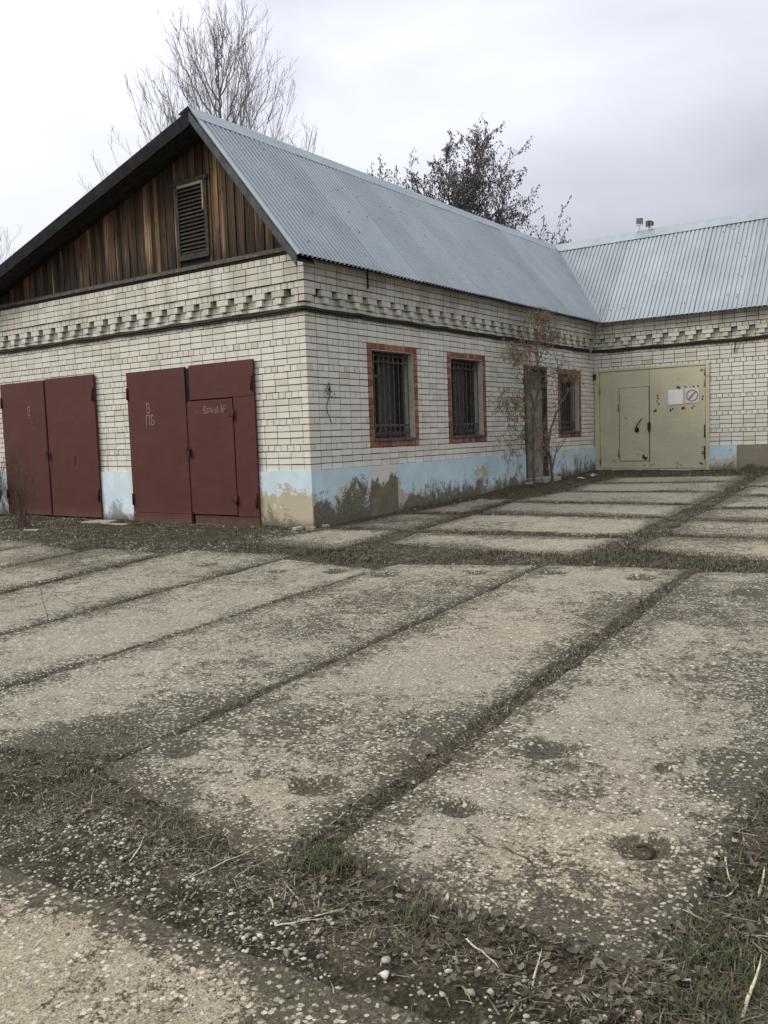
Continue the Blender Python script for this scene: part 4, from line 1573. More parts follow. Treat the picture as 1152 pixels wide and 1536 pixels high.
# ------------------------------------------------------------------ windows and door of the side wall
def window(a0, a1, z0, z1, singles, label, broken):
    w = empty('window', (0, 0, 0), bld)
    w['label'] = label
    T = .118
    rb = MB()
    cells = []
    k0 = round((z0 - ZP) / CH)
    nz_ = round((z1 - z0) / CH)
    for k in range(nz_):
        zz_ = z0 + k * CH
        if 0 < k < nz_ - 1:
            cells.append((a0 + .003, a0 + T, zz_ + .006, zz_ + .092))
            cells.append((a1 - T, a1 - .003, zz_ + .006, zz_ + .092))
    nh = int(round((a1 - a0) / .118))
    st = (a1 - a0 - .006) / nh
    for q in range(nh):
        aa = a0 + .003 + q * st
        cells.append((aa, aa + st - .012, z0 + .004, z0 + .096))
        cells.append((aa, aa + st - .012, z1 - .096, z1 - .004))
    for c in cells:
        jn = random.uniform(-.003, .003)
        if singles:
            MB().box(-.12, .006 + jn, c[0], c[1], c[2], c[3], ('-x',)).build('surround_brick', M['redbrick'], w)
        else:
            rb.box(-.12, .006 + jn, c[0], c[1], c[2], c[3], ('-x',))
    if not singles:
        rb.build('brick_surround', M['redbrick'], w)
    # thin red mortar behind the surround
    i0, i1, h0, h1 = a0 + T, a1 - T, z0 + .1, z1 - .1
    m = MB()
    m.box(-.121, -.002, a0 + .001, i0 - .002, z0 + .001, z1 - .001).box(-.121, -.002, i1 + .002, a1 - .001, z0 + .001, z1 - .001)
    m.box(-.1212, -.0021, i0 - .002, i1 + .002, z0 + .001, h0 - .002).box(-.1212, -.0021, i0 - .002, i1 + .002, h1 + .002, z1 - .001)
    m.build('surround_joint', simple('red_joint', (0.045, 0.026, 0.02), (0.09, 0.05, 0.038), 20, .9), w)
    # plastered reveals
    rv = MB()
    rv.box(-.34, -.001, i0 - .0015, i0 + .012, h0, h1).box(-.34, -.001, i1 - .012, i1 + .0015, h0, h1).box(-.34, -.0012, i0 + .0125, i1 - .0125, h1 - .012, h1 + .0015)
    rv.build('reveal', M['reveal'], w)
    MB().hull([(-.30, i0 + .0125, h0 + .02), (-.30, i1 - .0125, h0 + .02), (.035, i1 - .0125, h0 - .005), (.035, i0 + .0125, h0 - .005)],
              [(-.30, i0 + .0125, h0 + .055), (-.30, i1 - .0125, h0 + .055), (.035, i1 - .0125, h0 + .03), (.035, i0 + .0125, h0 + .03)]).build('sill', M['sillboard'], w)
    # wooden sash
    j0, j1, g0, g1_ = i0 + .014, i1 - .014, h0 + .06, h1 - .014
    fr = MB()
    fr.box(-.26, -.19, j0, j0 + .07, g0, g1_).box(-.26, -.19, j1 - .07, j1, g0, g1_)
    fr.box(-.259, -.191, j0 + .0705, j1 - .0705, g0, g0 + .07).box(-.259, -.191, j0 + .0705, j1 - .0705, g1_ - .07, g1_)
    mid = j0 + (j1 - j0) * .36
    fr.box(-.255, -.195, mid - .03, mid + .03, g0 + .0705, g1_ - .0705)
    tz = g0 + (g1_ - g0) * .72
    fr.box(-.253, -.197, j0 + .0705, mid - .0305, tz - .025, tz + .025)
    fr.build('frame', M['windowwood'], w)
    MB().box(-.235, -.225, j0 + .02, j1 - .02, g0 + .02, g1_ - .02).build('pane', M['glass'], w)
    # welded grille
    nb = 9
    gx = -.10
    for q in range(nb):
        aa = j0 + .02 + (j1 - j0 - .04) * q / (nb - 1)
        MB().tube([(gx, aa, g0 - .03), (gx, aa, g1_)], .0085, 5).build('bar', M['grille'], w)
    for zz_ in (g0 + .06, g0 + .2, g1_ - .06, g1_ - .17):
        MB().box(gx - .014, gx - .0095, j0, j1, zz_ - .012, zz_ + .012).build('bar', M['grille'], w)
    sc = MB()
    st = (j1 - j0 - .04) / (nb - 1)
    for q in range(nb - 1):
        c = j0 + .02 + st * (q + .5)
        for zc_, r in ((g1_ - .115, st * .42), (g0 + .13, st * .42)):
            sc.tube([(gx, c + r * math.cos(t), zc_ + r * math.sin(t)) for t in np.linspace(0, 2 * math.pi, 11)], .006, 4, False)
    sc.build('scrollwork', M['grille'], w)
    return w


window(1.52, 2.99, 1.164, 2.864, True, 'red framed barred window next to the building corner', 0)
window(4.015, 5.48, 1.164, 2.864, True, 'red framed barred window in the middle of the side wall', 0)
window(8.943, 10.30, 1.164, 2.764, False, 'barred window right of the doorway', 0)

door = empty('doorway', (0, 0, 0), bld)
d0, d1 = 7.179, 8.355
MB().box(-.36, .0, d0 - .001, d0 + .05, .1, 2.765).box(-.36, .0, d1 - .05, d1 + .001, .1, 2.765).box(-.36, -.0005, d0 + .0505, d1 - .0505, 2.70, 2.766).build('frame', M['windowwood'], door)
MB().box(-.16, -.11, d0 + .051, d1 - .051, 2.26, 2.699).build('transom_panel', simple('dark_transom', (0.10, 0.085, 0.06), (0.17, 0.145, 0.11), 8, .85), door)
MB().box(-.15, -.10, d0 + .32, d1 - .051, .27, 2.255).build('leaf', M['doorwood'], door)
MB().box(-.30, -.29, d0 + .051, d0 + .32, .2, 2.255).build('gap_shade_sheet', M['iron'], door)  # dark sheet set in as the shade of the gap beside the leaf
for q in range(3):
    MB().box(-.0995, -.09, d0 + .34 + q * .255, d0 + .34 + q * .255 + .235, .30, 2.2).build('board', M['doorwood'], door)

step_ = MB().box(-.10, .34, 7.42, 8.32, .05, .30).build('door_step', M['concrete'], bevel=.02)
tag(step_, 'pale concrete step in front of the narrow doorway', 'step')

# ------------------------------------------------------------------ cable along the cornice, bracket, wires
def cable_run(pts, r, seed):
    out = []
    rnd = random.Random(seed)
    for (p, q) in zip(pts[:-1], pts[1:]):
        p, q = Vector(p), Vector(q)
        k = max(2, int((q - p).length / .22))
        for i in range(k):
            t = i / k
            s = p.lerp(q, t)
            s.z += rnd.uniform(-.008, .008) - .012 * math.sin(math.pi * ((i % 6) / 6))
            out.append(s)
    out.append(Vector(pts[-1]))
    return out


cb = MB()
ZW = 3.262
for dz, nn, sd in ((.0, .03, 3), (-.032, .025, 4), (.026, .022, 5)):
    path = cable_run([(-9.6, -nn, ZW + .02 + dz), (0.0 + nn, -nn, ZW + dz), (nn, LWALL - nn, ZW + .01 + dz), (9.6, LWALL - nn, ZW + .02 + dz)], .02, sd)
    cb.tube(path, .020 if dz == 0 else .015, 6)
cable = cb.build('cable', M['cable'], None, True)
tag(cable, 'thick black cable bundle running along the walls under the cornice', 'cable')
dr = MB()
dr.tube([(3.42, LWALL - .04, 3.27), (3.43, LWALL - .05, 3.20), (3.40, LWALL - .04, 3.10), (3.385, LWALL - .03, 2.97)], .013, 6)
o = dr.build('loose_cable_end', M['cable'], None, True)
tag(o, 'short loose cable end hanging below the cornice above the khaki gate', 'cable end')
MB().box(.05, .085, 1.48, 1.515, 3.70, 3.97).box(.0, .0495, 1.485, 1.51, 3.76, 3.785).build('eave_bracket', M['iron'], bld)
wb = MB()
rr_ = random.Random(12)
base = Vector((.02, .45, 2.12))
main = [base + Vector((rr_.uniform(0, .015), .05 * math.sin(i * .9), .06 - i * .075)) for i in range(9)]
wb.tube(main, .006, 5)
for _ in range(9):
    s = base + Vector((.01, rr_.uniform(-.04, .04), rr_.uniform(-.05, .05)))
    p = [s]
    for i in range(3):
        p.append(p[-1] + Vector((rr_.uniform(0, .03), rr_.uniform(-.09, .09), rr_.uniform(-.06, .06))))
    wb.tube(p, .004, 4)
o = wb.build('wire_tangle', M['iron'], None)
tag(o, 'tangle of thin dark wires sticking out of the side wall', 'wires')
MB().box(.02, .075, LWALL - .09, LWALL - .001, 2.58, 2.70).build('bell_box', M['iron'], bld)

# floodlights on the wing roof
def floodlight(name, x, z, sc, mats, label):
    f = empty(name, (x, YR - .02, RZ + .02))
    tag(f, label, 'floodlight')
    b = MB()
    b.tube([(-.06, 0, 0), (0, 0, .12)], .012, 6).tube([(.06, 0, 0), (0, 0, .12)], .012, 6).tube([(0, 0, .1), (0, 0, z - .06)], .014, 6)
    b.tube([(-.11 * sc, 0, z + .08), (-.11 * sc, 0, z - .05), (.11 * sc, 0, z - .05), (.11 * sc, 0, z + .08)], .010, 6)
    b.build('bracket', M['floodwhite'], f)
    h = MB()
    h.hull([(-.09 * sc, -.07, z - .02), (.09 * sc, -.07, z - .02), (.09 * sc, .05, z + .0), (-.09 * sc, .05, z + .0)],
           [(-.10 * sc, -.05, z + .12), (.10 * sc, -.05, z + .12), (.08 * sc, .06, z + .11), (-.08 * sc, .06, z + .11)])
    h.box(-.11 * sc, .11 * sc, -.085, -.071, z - .035, z + .115)
    for q in range(5):
        h.box((-.08 + q * .04) * sc - .004, (-.08 + q * .04) * sc + .004, .061, .09, z, z + .1)
    h.build('lamp_head', mats, f)
    return f


f1 = floodlight('floodlight', .66, .22, .75, M['floodgrey'], 'grey floodlight on a white bracket on the wing ridge')
f1.rotation_euler.z = .5
f2 = floodlight('floodlight', .93, .12, .5, simple('dark_lamp_body', (.06, .06, .058), (.11, .11, .105), 12, .6), 'small dark lamp beside the grey floodlight on the ridge')
f2.rotation_euler.z = -.6
MB().tube([(0, .01, .1), (0.05, .01, .46)], .004, 4).build('antenna_rod', M['floodwhite'], f2)

# ------------------------------------------------------------------ trees
def grow(mb, rnd, p, d, L, r, lvl, maxl, prm, tips):
    """one branch as a tapered bent tube, then its side shoots"""
    n = prm['seg'][lvl]
    pts, rad = [p.copy()], [r]
    d = d.normalized()
    step = L / n
    for i in range(n):
        d = (d + Vector((rnd.gauss(0, 1), rnd.gauss(0, 1), rnd.gauss(0, 1))) * prm['wob'][lvl] + Vector((0, 0, prm['up'][lvl]))).normalized()
        p = p + d * step
        pts.append(p.copy())
        rad.append(max(r * (1 - prm['tap'][lvl] * (i + 1) / n), prm['rmin']))
    mb[min(lvl, len(mb) - 1)].tube(pts, rad, prm['k'][lvl], False)
    for q_ in (pts[1:] if lvl >= 2 else pts[-1:]):
        tips.append((q_.copy(), d.copy(), lvl))
    if lvl >= maxl:
        return
    m = prm['num'][lvl]
    m = int(m * rnd.uniform(.75, 1.25) + .5)
    lo = prm['lo'][lvl]
    for i in range(m):
        t = lo + (1 - lo) * ((i + rnd.uniform(.1, .9)) / m) ** (prm.get('bias', 1.0) if lvl == 0 else 1.0)
        f = t * n
        a = min(int(f), n - 1)
        q = pts[a].lerp(pts[a + 1], f - a)
        ax = (pts[a + 1] - pts[a]).normalized()
        rv = Vector((rnd.gauss(0, 1), rnd.gauss(0, 1), rnd.gauss(0, 1)))
        side = (rv - ax * rv.dot(ax)).normalized()
        ang = math.radians(prm['ang'][lvl] * rnd.uniform(.7, 1.25))
        nd = ax * math.cos(ang) + side * math.sin(ang)
        rr = min(rad[a] * prm['rr'][lvl], rad[a] * .9)
        grow(mb, rnd, q, nd, L * prm['len'][lvl] * rnd.uniform(.7, 1.15) * (1.15 - prm['cone'][lvl] * t), rr, lvl + 1, maxl, prm, tips)


def tree(name, base, trunk_dir, L, r, prm, mat, seed, label, cat, group=None, maxl=3):
    rnd = random.Random(seed)
    t = empty(name, base)
    tag(t, label, cat, group)
    tr, br = MB(), MB()
    tips = []
    grow([tr, br], rnd, Vector((0, 0, -.2)), Vector(trunk_dir), L, r, 0, maxl, prm, tips)
    tr.build('trunk', mat, t, True)
    br.build('crown', mat, t, True)
    return t, tips, rnd


POP = dict(bias=1.55, seg=[12, 9, 7, 5], wob=[.010, .04, .07, .10], up=[.02, .078, .11, .09], tap=[.93, .9, .85, .7], rmin=.0048, k=[8, 5, 4, 3],
           num=[64, 13, 5, 0], lo=[.15, .16, .12, 0], ang=[42, 25, 27, 30], len=[.62, .36, .40, .4], rr=[.30, .45, .55, .5], cone=[.82, .55, .4, .4])


def fan_tree(name, base, H, RAD, zlow, n_limb, mat, seed, label):
    """a broom-shaped crown: limbs leave the stem low down, swing out and then climb side by side to a domed top"""
    rnd = random.Random(seed)
    t = empty(name, base)
    tag(t, label, 'tree')
    tr, br = MB(), MB()
    stem = [Vector((rnd.gauss(0, .02), rnd.gauss(0, .02), H * k / 12 - .2)) for k in range(13)]
    tr.tube(stem, [.17 * (1 - .94 * k / 12) for k in range(13)], 8, False)
    tips = []
    for k in range(n_limb):
        u = math.sqrt((k + .5) / n_limb)
        a = k * 2.39996 + rnd.gauss(0, .25)
        r = RAD * u * rnd.uniform(.88, 1.1)
        zt = H * (1.0 - .37 * u ** 1.9) + rnd.gauss(0, .35)
        z0 = max(zlow, zt - 1.1 - 1.5 * r * rnd.uniform(.85, 1.2))
        p0, p2 = Vector((0, 0, z0)), Vector((r * math.cos(a), r * math.sin(a), zt))
        p1 = Vector((p2.x * .66, p2.y * .66, z0 + .36 * (zt - z0)))
        pts = []
        for q in range(11):
            s_ = q / 10
            pts.append(p0 * (1 - s_) ** 2 + p1 * 2 * s_ * (1 - s_) + p2 * s_ ** 2 + Vector((rnd.gauss(0, .035), rnd.gauss(0, .035), 0)) * (s_ > 0))
        r0 = .020 + .018 * rnd.random()
        br.tube(pts, [max(r0 * (1 - .85 * q / 10), .006) for q in range(11)], 5, False)
        for _ in range(11):
            s_ = rnd.uniform(.30, .97)
            f = s_ * 10
            q = min(int(f), 9)
            p = pts[q].lerp(pts[q + 1], f - q)
            ax = (pts[q + 1] - pts[q]).normalized()
            rv = Vector((rnd.gauss(0, 1), rnd.gauss(0, 1), rnd.gauss(0, .4)))
            side = (rv - ax * rv.dot(ax)).normalized()
            g = math.radians(rnd.uniform(18, 42))
            grow([br], rnd, p, ax * math.cos(g) + side * math.sin(g), rnd.uniform(.7, 1.7) * (1.1 - .45 * s_), max(r0 * (1 - .85 * s_) * .5, .006), 2, 3, POP, tips)
    tr.build('trunk', mat, t, True)
    br.build('crown', mat, t, True)
    return t


fan_tree('poplar_tree', (-13.9, 12.35, 0.3), 15.4, 4.15, 2.6, 98, M['poplarbark'], 5, 'tall bare grey poplar rising behind the gable peak')
tree('poplar_tree', (-31.6, 12.6, 0.3), (0.02, 0, 1), 11.0, .16, POP, M['poplarbark'], 8, 'far bare tree just showing past the left roof edge', 'tree')

SPR = dict(seg=[8, 8, 6, 4], wob=[.05, .11, .14, .16], up=[.0, .05, .035, .0], tap=[.85, .9, .9, .8], rmin=.008, k=[8, 5, 4, 3],
           num=[34, 12, 6, 0], lo=[.36, .2, .15, 0], ang=[56, 44, 40, 35], len=[.55, .42, .40, .4], rr=[.55, .5, .55, .5], cone=[.45, .45, .4, .4])
t2, tips, rnd = tree('leafy_tree', (-8.15, 18.7, .3), (0.02, 0.0, 1), 9.0, .24, SPR, M['darkbark'], 41, 'spreading tree with withered brown leaves behind the long roof ridge', 'tree')


def leaf_cloud(tips, rnd, per, lo, hi, spread, droop, minlvl=2):
    V, F = [], []
    for p, d, lvl in tips:
        if lvl < minlvl:
            continue
        for _ in range(per):
            q = p + Vector((rnd.gauss(0, spread), rnd.gauss(0, spread), rnd.gauss(0, spread)))
            L = rnd.uniform(lo, hi)
            ax = Vector((rnd.gauss(0, .5), rnd.gauss(0, .5), -droop)).normalized()
            sd = ax.cross(Vector((rnd.gauss(0, 1), rnd.gauss(0, 1), rnd.gauss(0, .3)))).normalized() * L * rnd.uniform(.2, .34)
            nb = ax.cross(sd).normalized() * L * rnd.uniform(-.15, .15)
            b = len(V)
            V += [q, q + ax * L * .45 + sd + nb, q + ax * L, q + ax * L * .45 - sd + nb]
            F.append((b, b + 1, b + 2, b + 3))
    return V, F


V, F = leaf_cloud(tips, rnd, 2, .05, .12, .04, .9)
me = bpy.data.meshes.new('foliage')
me.from_pydata([tuple(v) for v in V], [], F)
me.materials.append(M['deadleaf'])
link('foliage', me, t2)['kind'] = 'stuff'

# young tree before the doorway, with winged seeds
def path_tree(name, base, paths, mat, label, cat, shoots, seed, seedspots=(), seedn=0, seedlen=(.03, .05), shoot_len=(.25, .6), rootname='trunk', group=None):
    rnd = random.Random(seed)
    t = empty(name, base)
    tag(t, label, cat, group)
    B = Vector(base)
    tr = MB()
    tw = MB()
    for pts, r0, r1 in paths:
        P = [Vector(p) - B for p in pts]
        fine = []
        for i in range(len(P) - 1):
            for q in range(4):
                fine.append(P[i].lerp(P[i + 1], q / 4) + Vector((rnd.gauss(0, .006), rnd.gauss(0, .006), 0)))
        fine.append(P[-1])
        n = len(fine)
        rad = [r0 + (r1 - r0) * i / (n - 1) for i in range(n)]
        tr.tube(fine, rad, 7, False)
        for _ in range(shoots):
            i = rnd.randrange(max(1, n // 6), n - 1)
            d = (fine[i + 1] - fine[i]).normalized()
            p = fine[i].copy()
            L = rnd.uniform(*shoot_len)
            dd = (d * .6 + Vector((rnd.gauss(0, .45), rnd.gauss(0, .8), rnd.gauss(.1, .5)))).normalized()
            q = [p.copy()]
            for s in range(5):
                dd = (dd + Vector((rnd.gauss(0, .2), rnd.gauss(0, .2), rnd.gauss(.05, .15)))).normalized()
                p = p + dd * L / 5
                q.append(p.copy())
            tw.tube(q, [rad[i] * .35 + .002, .006, .005, .0045, .004, .003], 4, False)
            for _ in range(3):
                s = rnd.randrange(1, 5)
                e2 = q[s] + Vector((rnd.gauss(0, .08), rnd.gauss(0, .14), rnd.gauss(.03, .1)))
                tw.tube([q[s], (q[s] + e2) / 2 + Vector((0, 0, .02)), e2], [.004, .0035, .0025], 3, False)
    tr.build(rootname, mat, t, True)
    tw.build('twigs', mat, t, True)['kind'] = 'stuff'
    if seedspots:
        V, F = [], []
        st = MB()
        for (cx_, cy_, cz_, sx, sy, sz, n) in seedspots:
            c = Vector((cx_, cy_, cz_)) - B
            for _ in range(n):
                bun = c + Vector((rnd.gauss(0, sx), rnd.gauss(0, sy), rnd.gauss(0, sz)))
                tipq = bun + Vector((rnd.gauss(0, .05), rnd.gauss(0, .1), rnd.uniform(.04, .16)))
                st.tube([bun, (bun + tipq) / 2 + Vector((.01, 0, .0)), tipq], [.0025, .003, .0035], 3, False)
                for _ in range(rnd.randint(5, 10)):
                    q = bun + Vector((rnd.gauss(0, .022), rnd.gauss(0, .022), rnd.gauss(0, .03)))
                    L = rnd.uniform(*seedlen)
                    ax = Vector((rnd.gauss(0, .35), rnd.gauss(0, .35), -1)).normalized()
                    sd = ax.cross(Vector((rnd.gauss(0, 1), rnd.gauss(0, 1), .1))).normalized() * L * .2
                    b = len(V)
                    V += [q, q + ax * L * .55 + sd, q + ax * L, q + ax * L * .55 - sd]
                    F.append((b, b + 1, b + 2, b + 3))
        st.build('seed_stalks', mat, t, True)['kind'] = 'stuff'
        me = bpy.data.meshes.new('seeds')
        me.from_pydata([tuple(v) for v in V], [], F)
        me.materials.append(M['seed'])
        link('seeds', me, t)['kind'] = 'stuff'
    return t


A = [(.46, 6.66, .12), (.45, 6.66, .6), (.44, 6.70, 1.3), (.45, 6.72, 1.7), (.47, 6.80, 1.95), (.50, 6.88, 2.28), (.50, 6.93, 2.45), (.50, 6.80, 2.72), (.53, 6.75, 3.1), (.55, 6.73, 3.4), (.55, 6.82, 3.78)]
A2 = [(.50, 6.93, 2.45), (.52, 7.2, 2.5), (.55, 7.6, 2.55), (.58, 7.95, 2.75)]
A3 = [(.50, 6.80, 2.72), (.5, 7.1, 3.0), (.55, 7.35, 3.25), (.6, 7.6, 3.5)]
A4 = [(.45, 6.72, 1.7), (.55, 6.45, 2.0), (.6, 6.1, 2.2), (.65, 5.75, 2.3)]
A5 = [(.44, 6.68, .9), (.5, 6.3, 1.15), (.58, 5.9, 1.3), (.62, 5.5, 1.4)]
A6 = [(.50, 6.80, 2.8), (.6, 6.4, 3.0), (.62, 6.0, 3.05), (.66, 5.6, 3.0)]
path_tree('young_maple', (.46, 6.66, .16), [(A, .030, .008), (A2, .013, .005), (A3, .012, .004), (A4, .011, .004), (A5, .011, .004), (A6, .011, .004)], M['sapbark'],
          'young tree with hanging dry seed clusters before the doorway', 'tree', 9, 3,
          [(.55, 6.95, 3.70, .07, .28, .06, 110), (.55, 7.1, 3.35, .10, .40, .16, 130), (.6, 5.75, 2.85, .1, .32, .12, 130), (.6, 5.45, 1.85, .1, .36, .16, 150),
           (.6, 5.5, 1.05, .12, .32, .2, 60), (.4, 7.1, 1.1, .08, .2, .3, 90), (.5, 6.6, 2.4, .1, .35, .3, 60), (.55, 7.7, 3.3, .08, .2, .12, 14)], seedlen=(.032, .055))
B_ = [(.40, 7.68, .2), (.40, 7.66, .45), (.40, 7.60, .75), (.40, 7.50, 1.0), (.42, 7.62, 1.4), (.46, 7.85, 1.75), (.50, 8.0, 1.95), (.50, 8.4, 2.2), (.50, 8.78, 2.46)]
B2 = [(.40, 7.66, .45), (.44, 7.78, .8), (.46, 7.95, 1.05)]
path_tree('leaning_sapling', (.40, 7.68, .2), [(B_, .034, .010), (B2, .016, .006), ([(.50, 8.0, 1.95), (.52, 7.9, 2.3), (.5, 7.8, 2.6)], .009, .004)], M['sapbark'],
          'leaning sapling with tan seeds crossing the window by the inner corner', 'tree', 6, 9,
          [(.52, 8.45, 2.52, .08, .30, .08, 50), (.5, 8.0, 2.35, .08, .3, .2, 20), (.45, 7.7, 1.5, .08, .2, .3, 14)], seedlen=(.04, .065))
path_tree('dead_branch', (.10, 10.58, 3.05), [([(.10, 10.58, 3.05), (.14, 10.66, 3.3), (.2, 10.75, 3.55), (.25, 10.74, 3.75), (.33, 10.76, 4.0), (.38, 10.72, 4.35)], .016, .007)], M['palebark'],
          'pale dead branch leaning into the inner corner under the valley', 'branch', 4, 14, shoot_len=(.15, .4), rootname='stem')

# bare shrubs left of the gates
def shrub(name, base, n, h, spread, seed, mat, label, thick=.008):
    rnd = random.Random(seed)
    t = empty(name, base)
    tag(t, label, 'shrub')
    st, tw = MB(), MB()
    for i in range(n):
        a = rnd.uniform(0, 6.28)
        d = Vector((math.cos(a) * spread * rnd.random(), math.sin(a) * spread * rnd.random(), 1)).normalized()
        p = Vector((rnd.gauss(0, .07), rnd.gauss(0, .07), -.05))
        L = h * rnd.uniform(.45, 1.05)
        pts = [p.copy()]
        for s in range(7):
            d = (d + Vector((rnd.gauss(0, .07), rnd.gauss(0, .07), .02))).normalized()
            p = p + d * L / 7
            pts.append(p.copy())
        st.tube(pts, [thick * (1 - .8 * s / 7) for s in range(8)], 5, False)
        for _ in range(6):
            s = rnd.randrange(2, 7)
            dd = (d + Vector((rnd.gauss(0, .5), rnd.gauss(0, .5), .1))).normalized()
            q = pts[s]
            l2 = rnd.uniform(.15, .4)
            tw.tube([q, q + dd * l2 * .5, q + dd * l2 + Vector((0, 0, .03))], [thick * .4, thick * .3, .0018], 3, False)
    st.build('stems', mat, t, True)
    tw.build('twigs', mat, t, True)['kind'] = 'stuff'
    return t


shrub('bare_shrub', (-5.57, -1.28, -.03), 26, 1.55, .38, 4, M['shrubbark'], 'bare reddish twiggy shrub in front of the far maroon gate')
shrub('dark_shrub', (-8.25, -.35, .0), 60, 1.3, .6, 6, M['darkbark'], 'dense dark bare shrub beside the far maroon gate', .010)

# lone stalks standing in the yard
def stalk(base, h, lean, seed, label):
    rnd = random.Random(seed)
    t = MB()
    p = Vector((0, 0, -.02))
    pts = [p.copy()]
    for s in range(6):
        p = p + Vector((lean / 6 + rnd.gauss(0, .008), rnd.gauss(0, .01), h / 6))
        pts.append(p.copy())
    t.tube(pts, [.004, .0038, .0034, .003, .0026, .0022, .0016], 5, False)
    for s in (2, 3, 4, 5):
        t.tube([pts[s], pts[s] + Vector((rnd.gauss(0, .03), rnd.gauss(0, .03), .05))], [.0022, .0012], 3, False)
    o = t.build('weed_stalk', M['sapbark'], None, True, loc=base)
    tag(o, label, 'weed')
    return o


stalk((1.80, -5.67, float(soil_z(np.array(1.80), np.array(-5.67)))), .42, -.06, 1, 'single dry weed stalk in the second joint from the gates')
stalk((3.0, -1.72, float(soil_z(np.array(3.0), np.array(-1.72)))), .36, .0, 2, 'single dry weed stalk in the cross joint of the slabs')

# ------------------------------------------------------------------ grass, gravel, leaves, reeds
def blades(X, Y, Z, L, lean, width, seed):
    r = np.random.default_rng(seed)
    n = len(X)
    a = r.uniform(0, 2 * np.pi, n)
    dx, dy = np.cos(a), np.sin(a)
    sx, sy = -dy, dx
    w = width * r.uniform(.6, 1.3, n)
    h = L * np.cos(lean)
    f = L * np.sin(lean)
    V = np.zeros((n, 5, 3))
    V[:, 0] = np.stack([X + sx * w, Y + sy * w, Z], 1)
    V[:, 1] = np.stack([X - sx * w, Y - sy * w, Z], 1)
    tw = r.uniform(-.5, .5, n)
    mx, my = X + dx * f * .4, Y + dy * f * .4
    V[:, 2] = np.stack([mx + sx * w * .8, my + sy * w * .8, Z + h * .66], 1)
    V[:, 3] = np.stack([mx - sx * w * .8, my - sy * w * .8, Z + h * .66], 1)
    V[:, 4] = np.stack([X + dx * f + sx * tw * L * .3, Y + dy * f + sy * tw * L * .3, Z + h * .9], 1)
    b = np.arange(n)[:, None] * 5
    Q = b + np.array([[0, 1, 3, 2]])
    T = b + np.array([[2, 3, 4]])
    return V.reshape(-1, 3), [Q, T]


def sample_joint(n, x0, x1, y0, y1, seed, cover=.45, thr_in=.035):
    r = np.random.default_rng(seed)
    X = r.uniform(x0, x1, n)
    Y = r.uniform(y0, y1, n)
    ins = slab_inside(X, Y)
    nz_ = fbm(X * 1.7, Y * 1.7, 77, 4)
    ok = (ins < thr_in + .10 * (nz_ - .45)) & (nz_ > cover - .22)
    prob = sstep(cover - .22, cover + .15, nz_)
    ok &= r.random(n) < prob
    patch = blobs(X, Y, [(4.5, -7.25, .38, 1), (4.95, -7.55, .25, 1), (5.2, -7.7, .2, .8)])
    hol = hollow(X, Y)
    ok |= (r.random(n) < np.maximum(patch * .9, (hol > .6) * .25))
    # nothing grows inside the building
    ok &= ~((Y > -.03) & (X < .05)) & ~((Y > LWALL - .05))
    # bare wheel-worn gravel at the near slab edge
    bare = ((Y < -7.88) & (X > 5.6) & (X < 7.35))
    ok &= ~(bare & (r.random(n) < .85))
    return X[ok], Y[ok]


VS, FS = [], [[], []]
off = 0


def add_blades(X, Y, L0, L1, lean0, lean1, w, seed):
    global off
    r = np.random.default_rng(seed + 1)
    n = len(X)
    Z = np.maximum(surf_z(X, Y), soil_z(X, Y)) - .004
    V, (Q, T) = blades(X, Y, Z, r.uniform(L0, L1, n) * (0.55 + .9 * vnoise(X * 2.2, Y * 2.2, 8)), r.uniform(lean0, lean1, n), w, seed)
    VS.append(V)
    FS[0].append(Q + off)
    FS[1].append(T + off)
    off += len(V)


X, Y = sample_joint(95000, 3.9, 8.5, -8.35, -6.0, 1)
add_blades(X, Y, .018, .05, .7, 1.5, .0013, 11)
X, Y = sample_joint(90000, 2.6, 8.5, -6.0, -3.4, 2)
add_blades(X, Y, .015, .045, .6, 1.45, .0018, 12)
X, Y = sample_joint(110000, -3, 8.6, -8, -1.0, 3)
add_blades(X, Y, .015, .045, .6, 1.45, .0025, 13)
X, Y = sample_joint(140000, -10, 9.5, -3.2, 4, 4, .46)
add_blades(X, Y, .015, .055, .5, 1.4, .0035, 14)
X, Y = sample_joint(80000, 0, 9.5, 3, LWALL, 5, .48)
add_blades(X, Y, .015, .055, .5, 1.4, .0045, 15)
gm = np_mesh('grass', np.concatenate(VS), [np.concatenate(FS[0]), np.concatenate(FS[1])], M['blade'])
tag(link('grass', gm), 'matted dry grass growing in the joints between slabs', 'grass', kind='stuff')

VS, FS, off = [], [[], []], 0
r_ = np.random.default_rng(31)
GC = [(6.42, -7.52, .08, 700), (7.80, -7.42, .10, 500), (7.86, -6.95, .10, 700), (7.8, -7.70, .08, 300), (6.9, -7.72, .05, 160), (4.85, -7.5, .10, 200), (6.3, -6.9, .07, 160), (6.1, -5.2, .08, 160),
      (4.9, -1.2, .35, 1100), (5.3, -.8, .25, 700), (3.5, -1.5, .35, 500), (1.75, -1.75, .25, 700), (2.3, -2.1, .2, 300), (6.0, -1.25, .25, 600), (5.1, .6, .2, 250), (6.0, -3.2, .12, 150), (1.55, 2.2, .25, 200), (-1.5, -1.5, .8, 500), (.6, -1.75, .3, 250)]
for gx_, gy_, s_, n_ in GC:
    X = r_.normal(gx_, s_, n_)
    Y = r_.normal(gy_, s_, n_)
    ok = slab_inside(X, Y) < .05
    far_ = math.hypot(gx_ - CAM[0], gy_ - CAM[1])
    add_blades(X[ok], Y[ok], .03, .075, .3, 1.2, .0012 + .0003 * far_, 100 + int(gx_ * 10))
gm = np_mesh('green_grass', np.concatenate(VS), [np.concatenate(FS[0]), np.concatenate(FS[1])], M['green'])
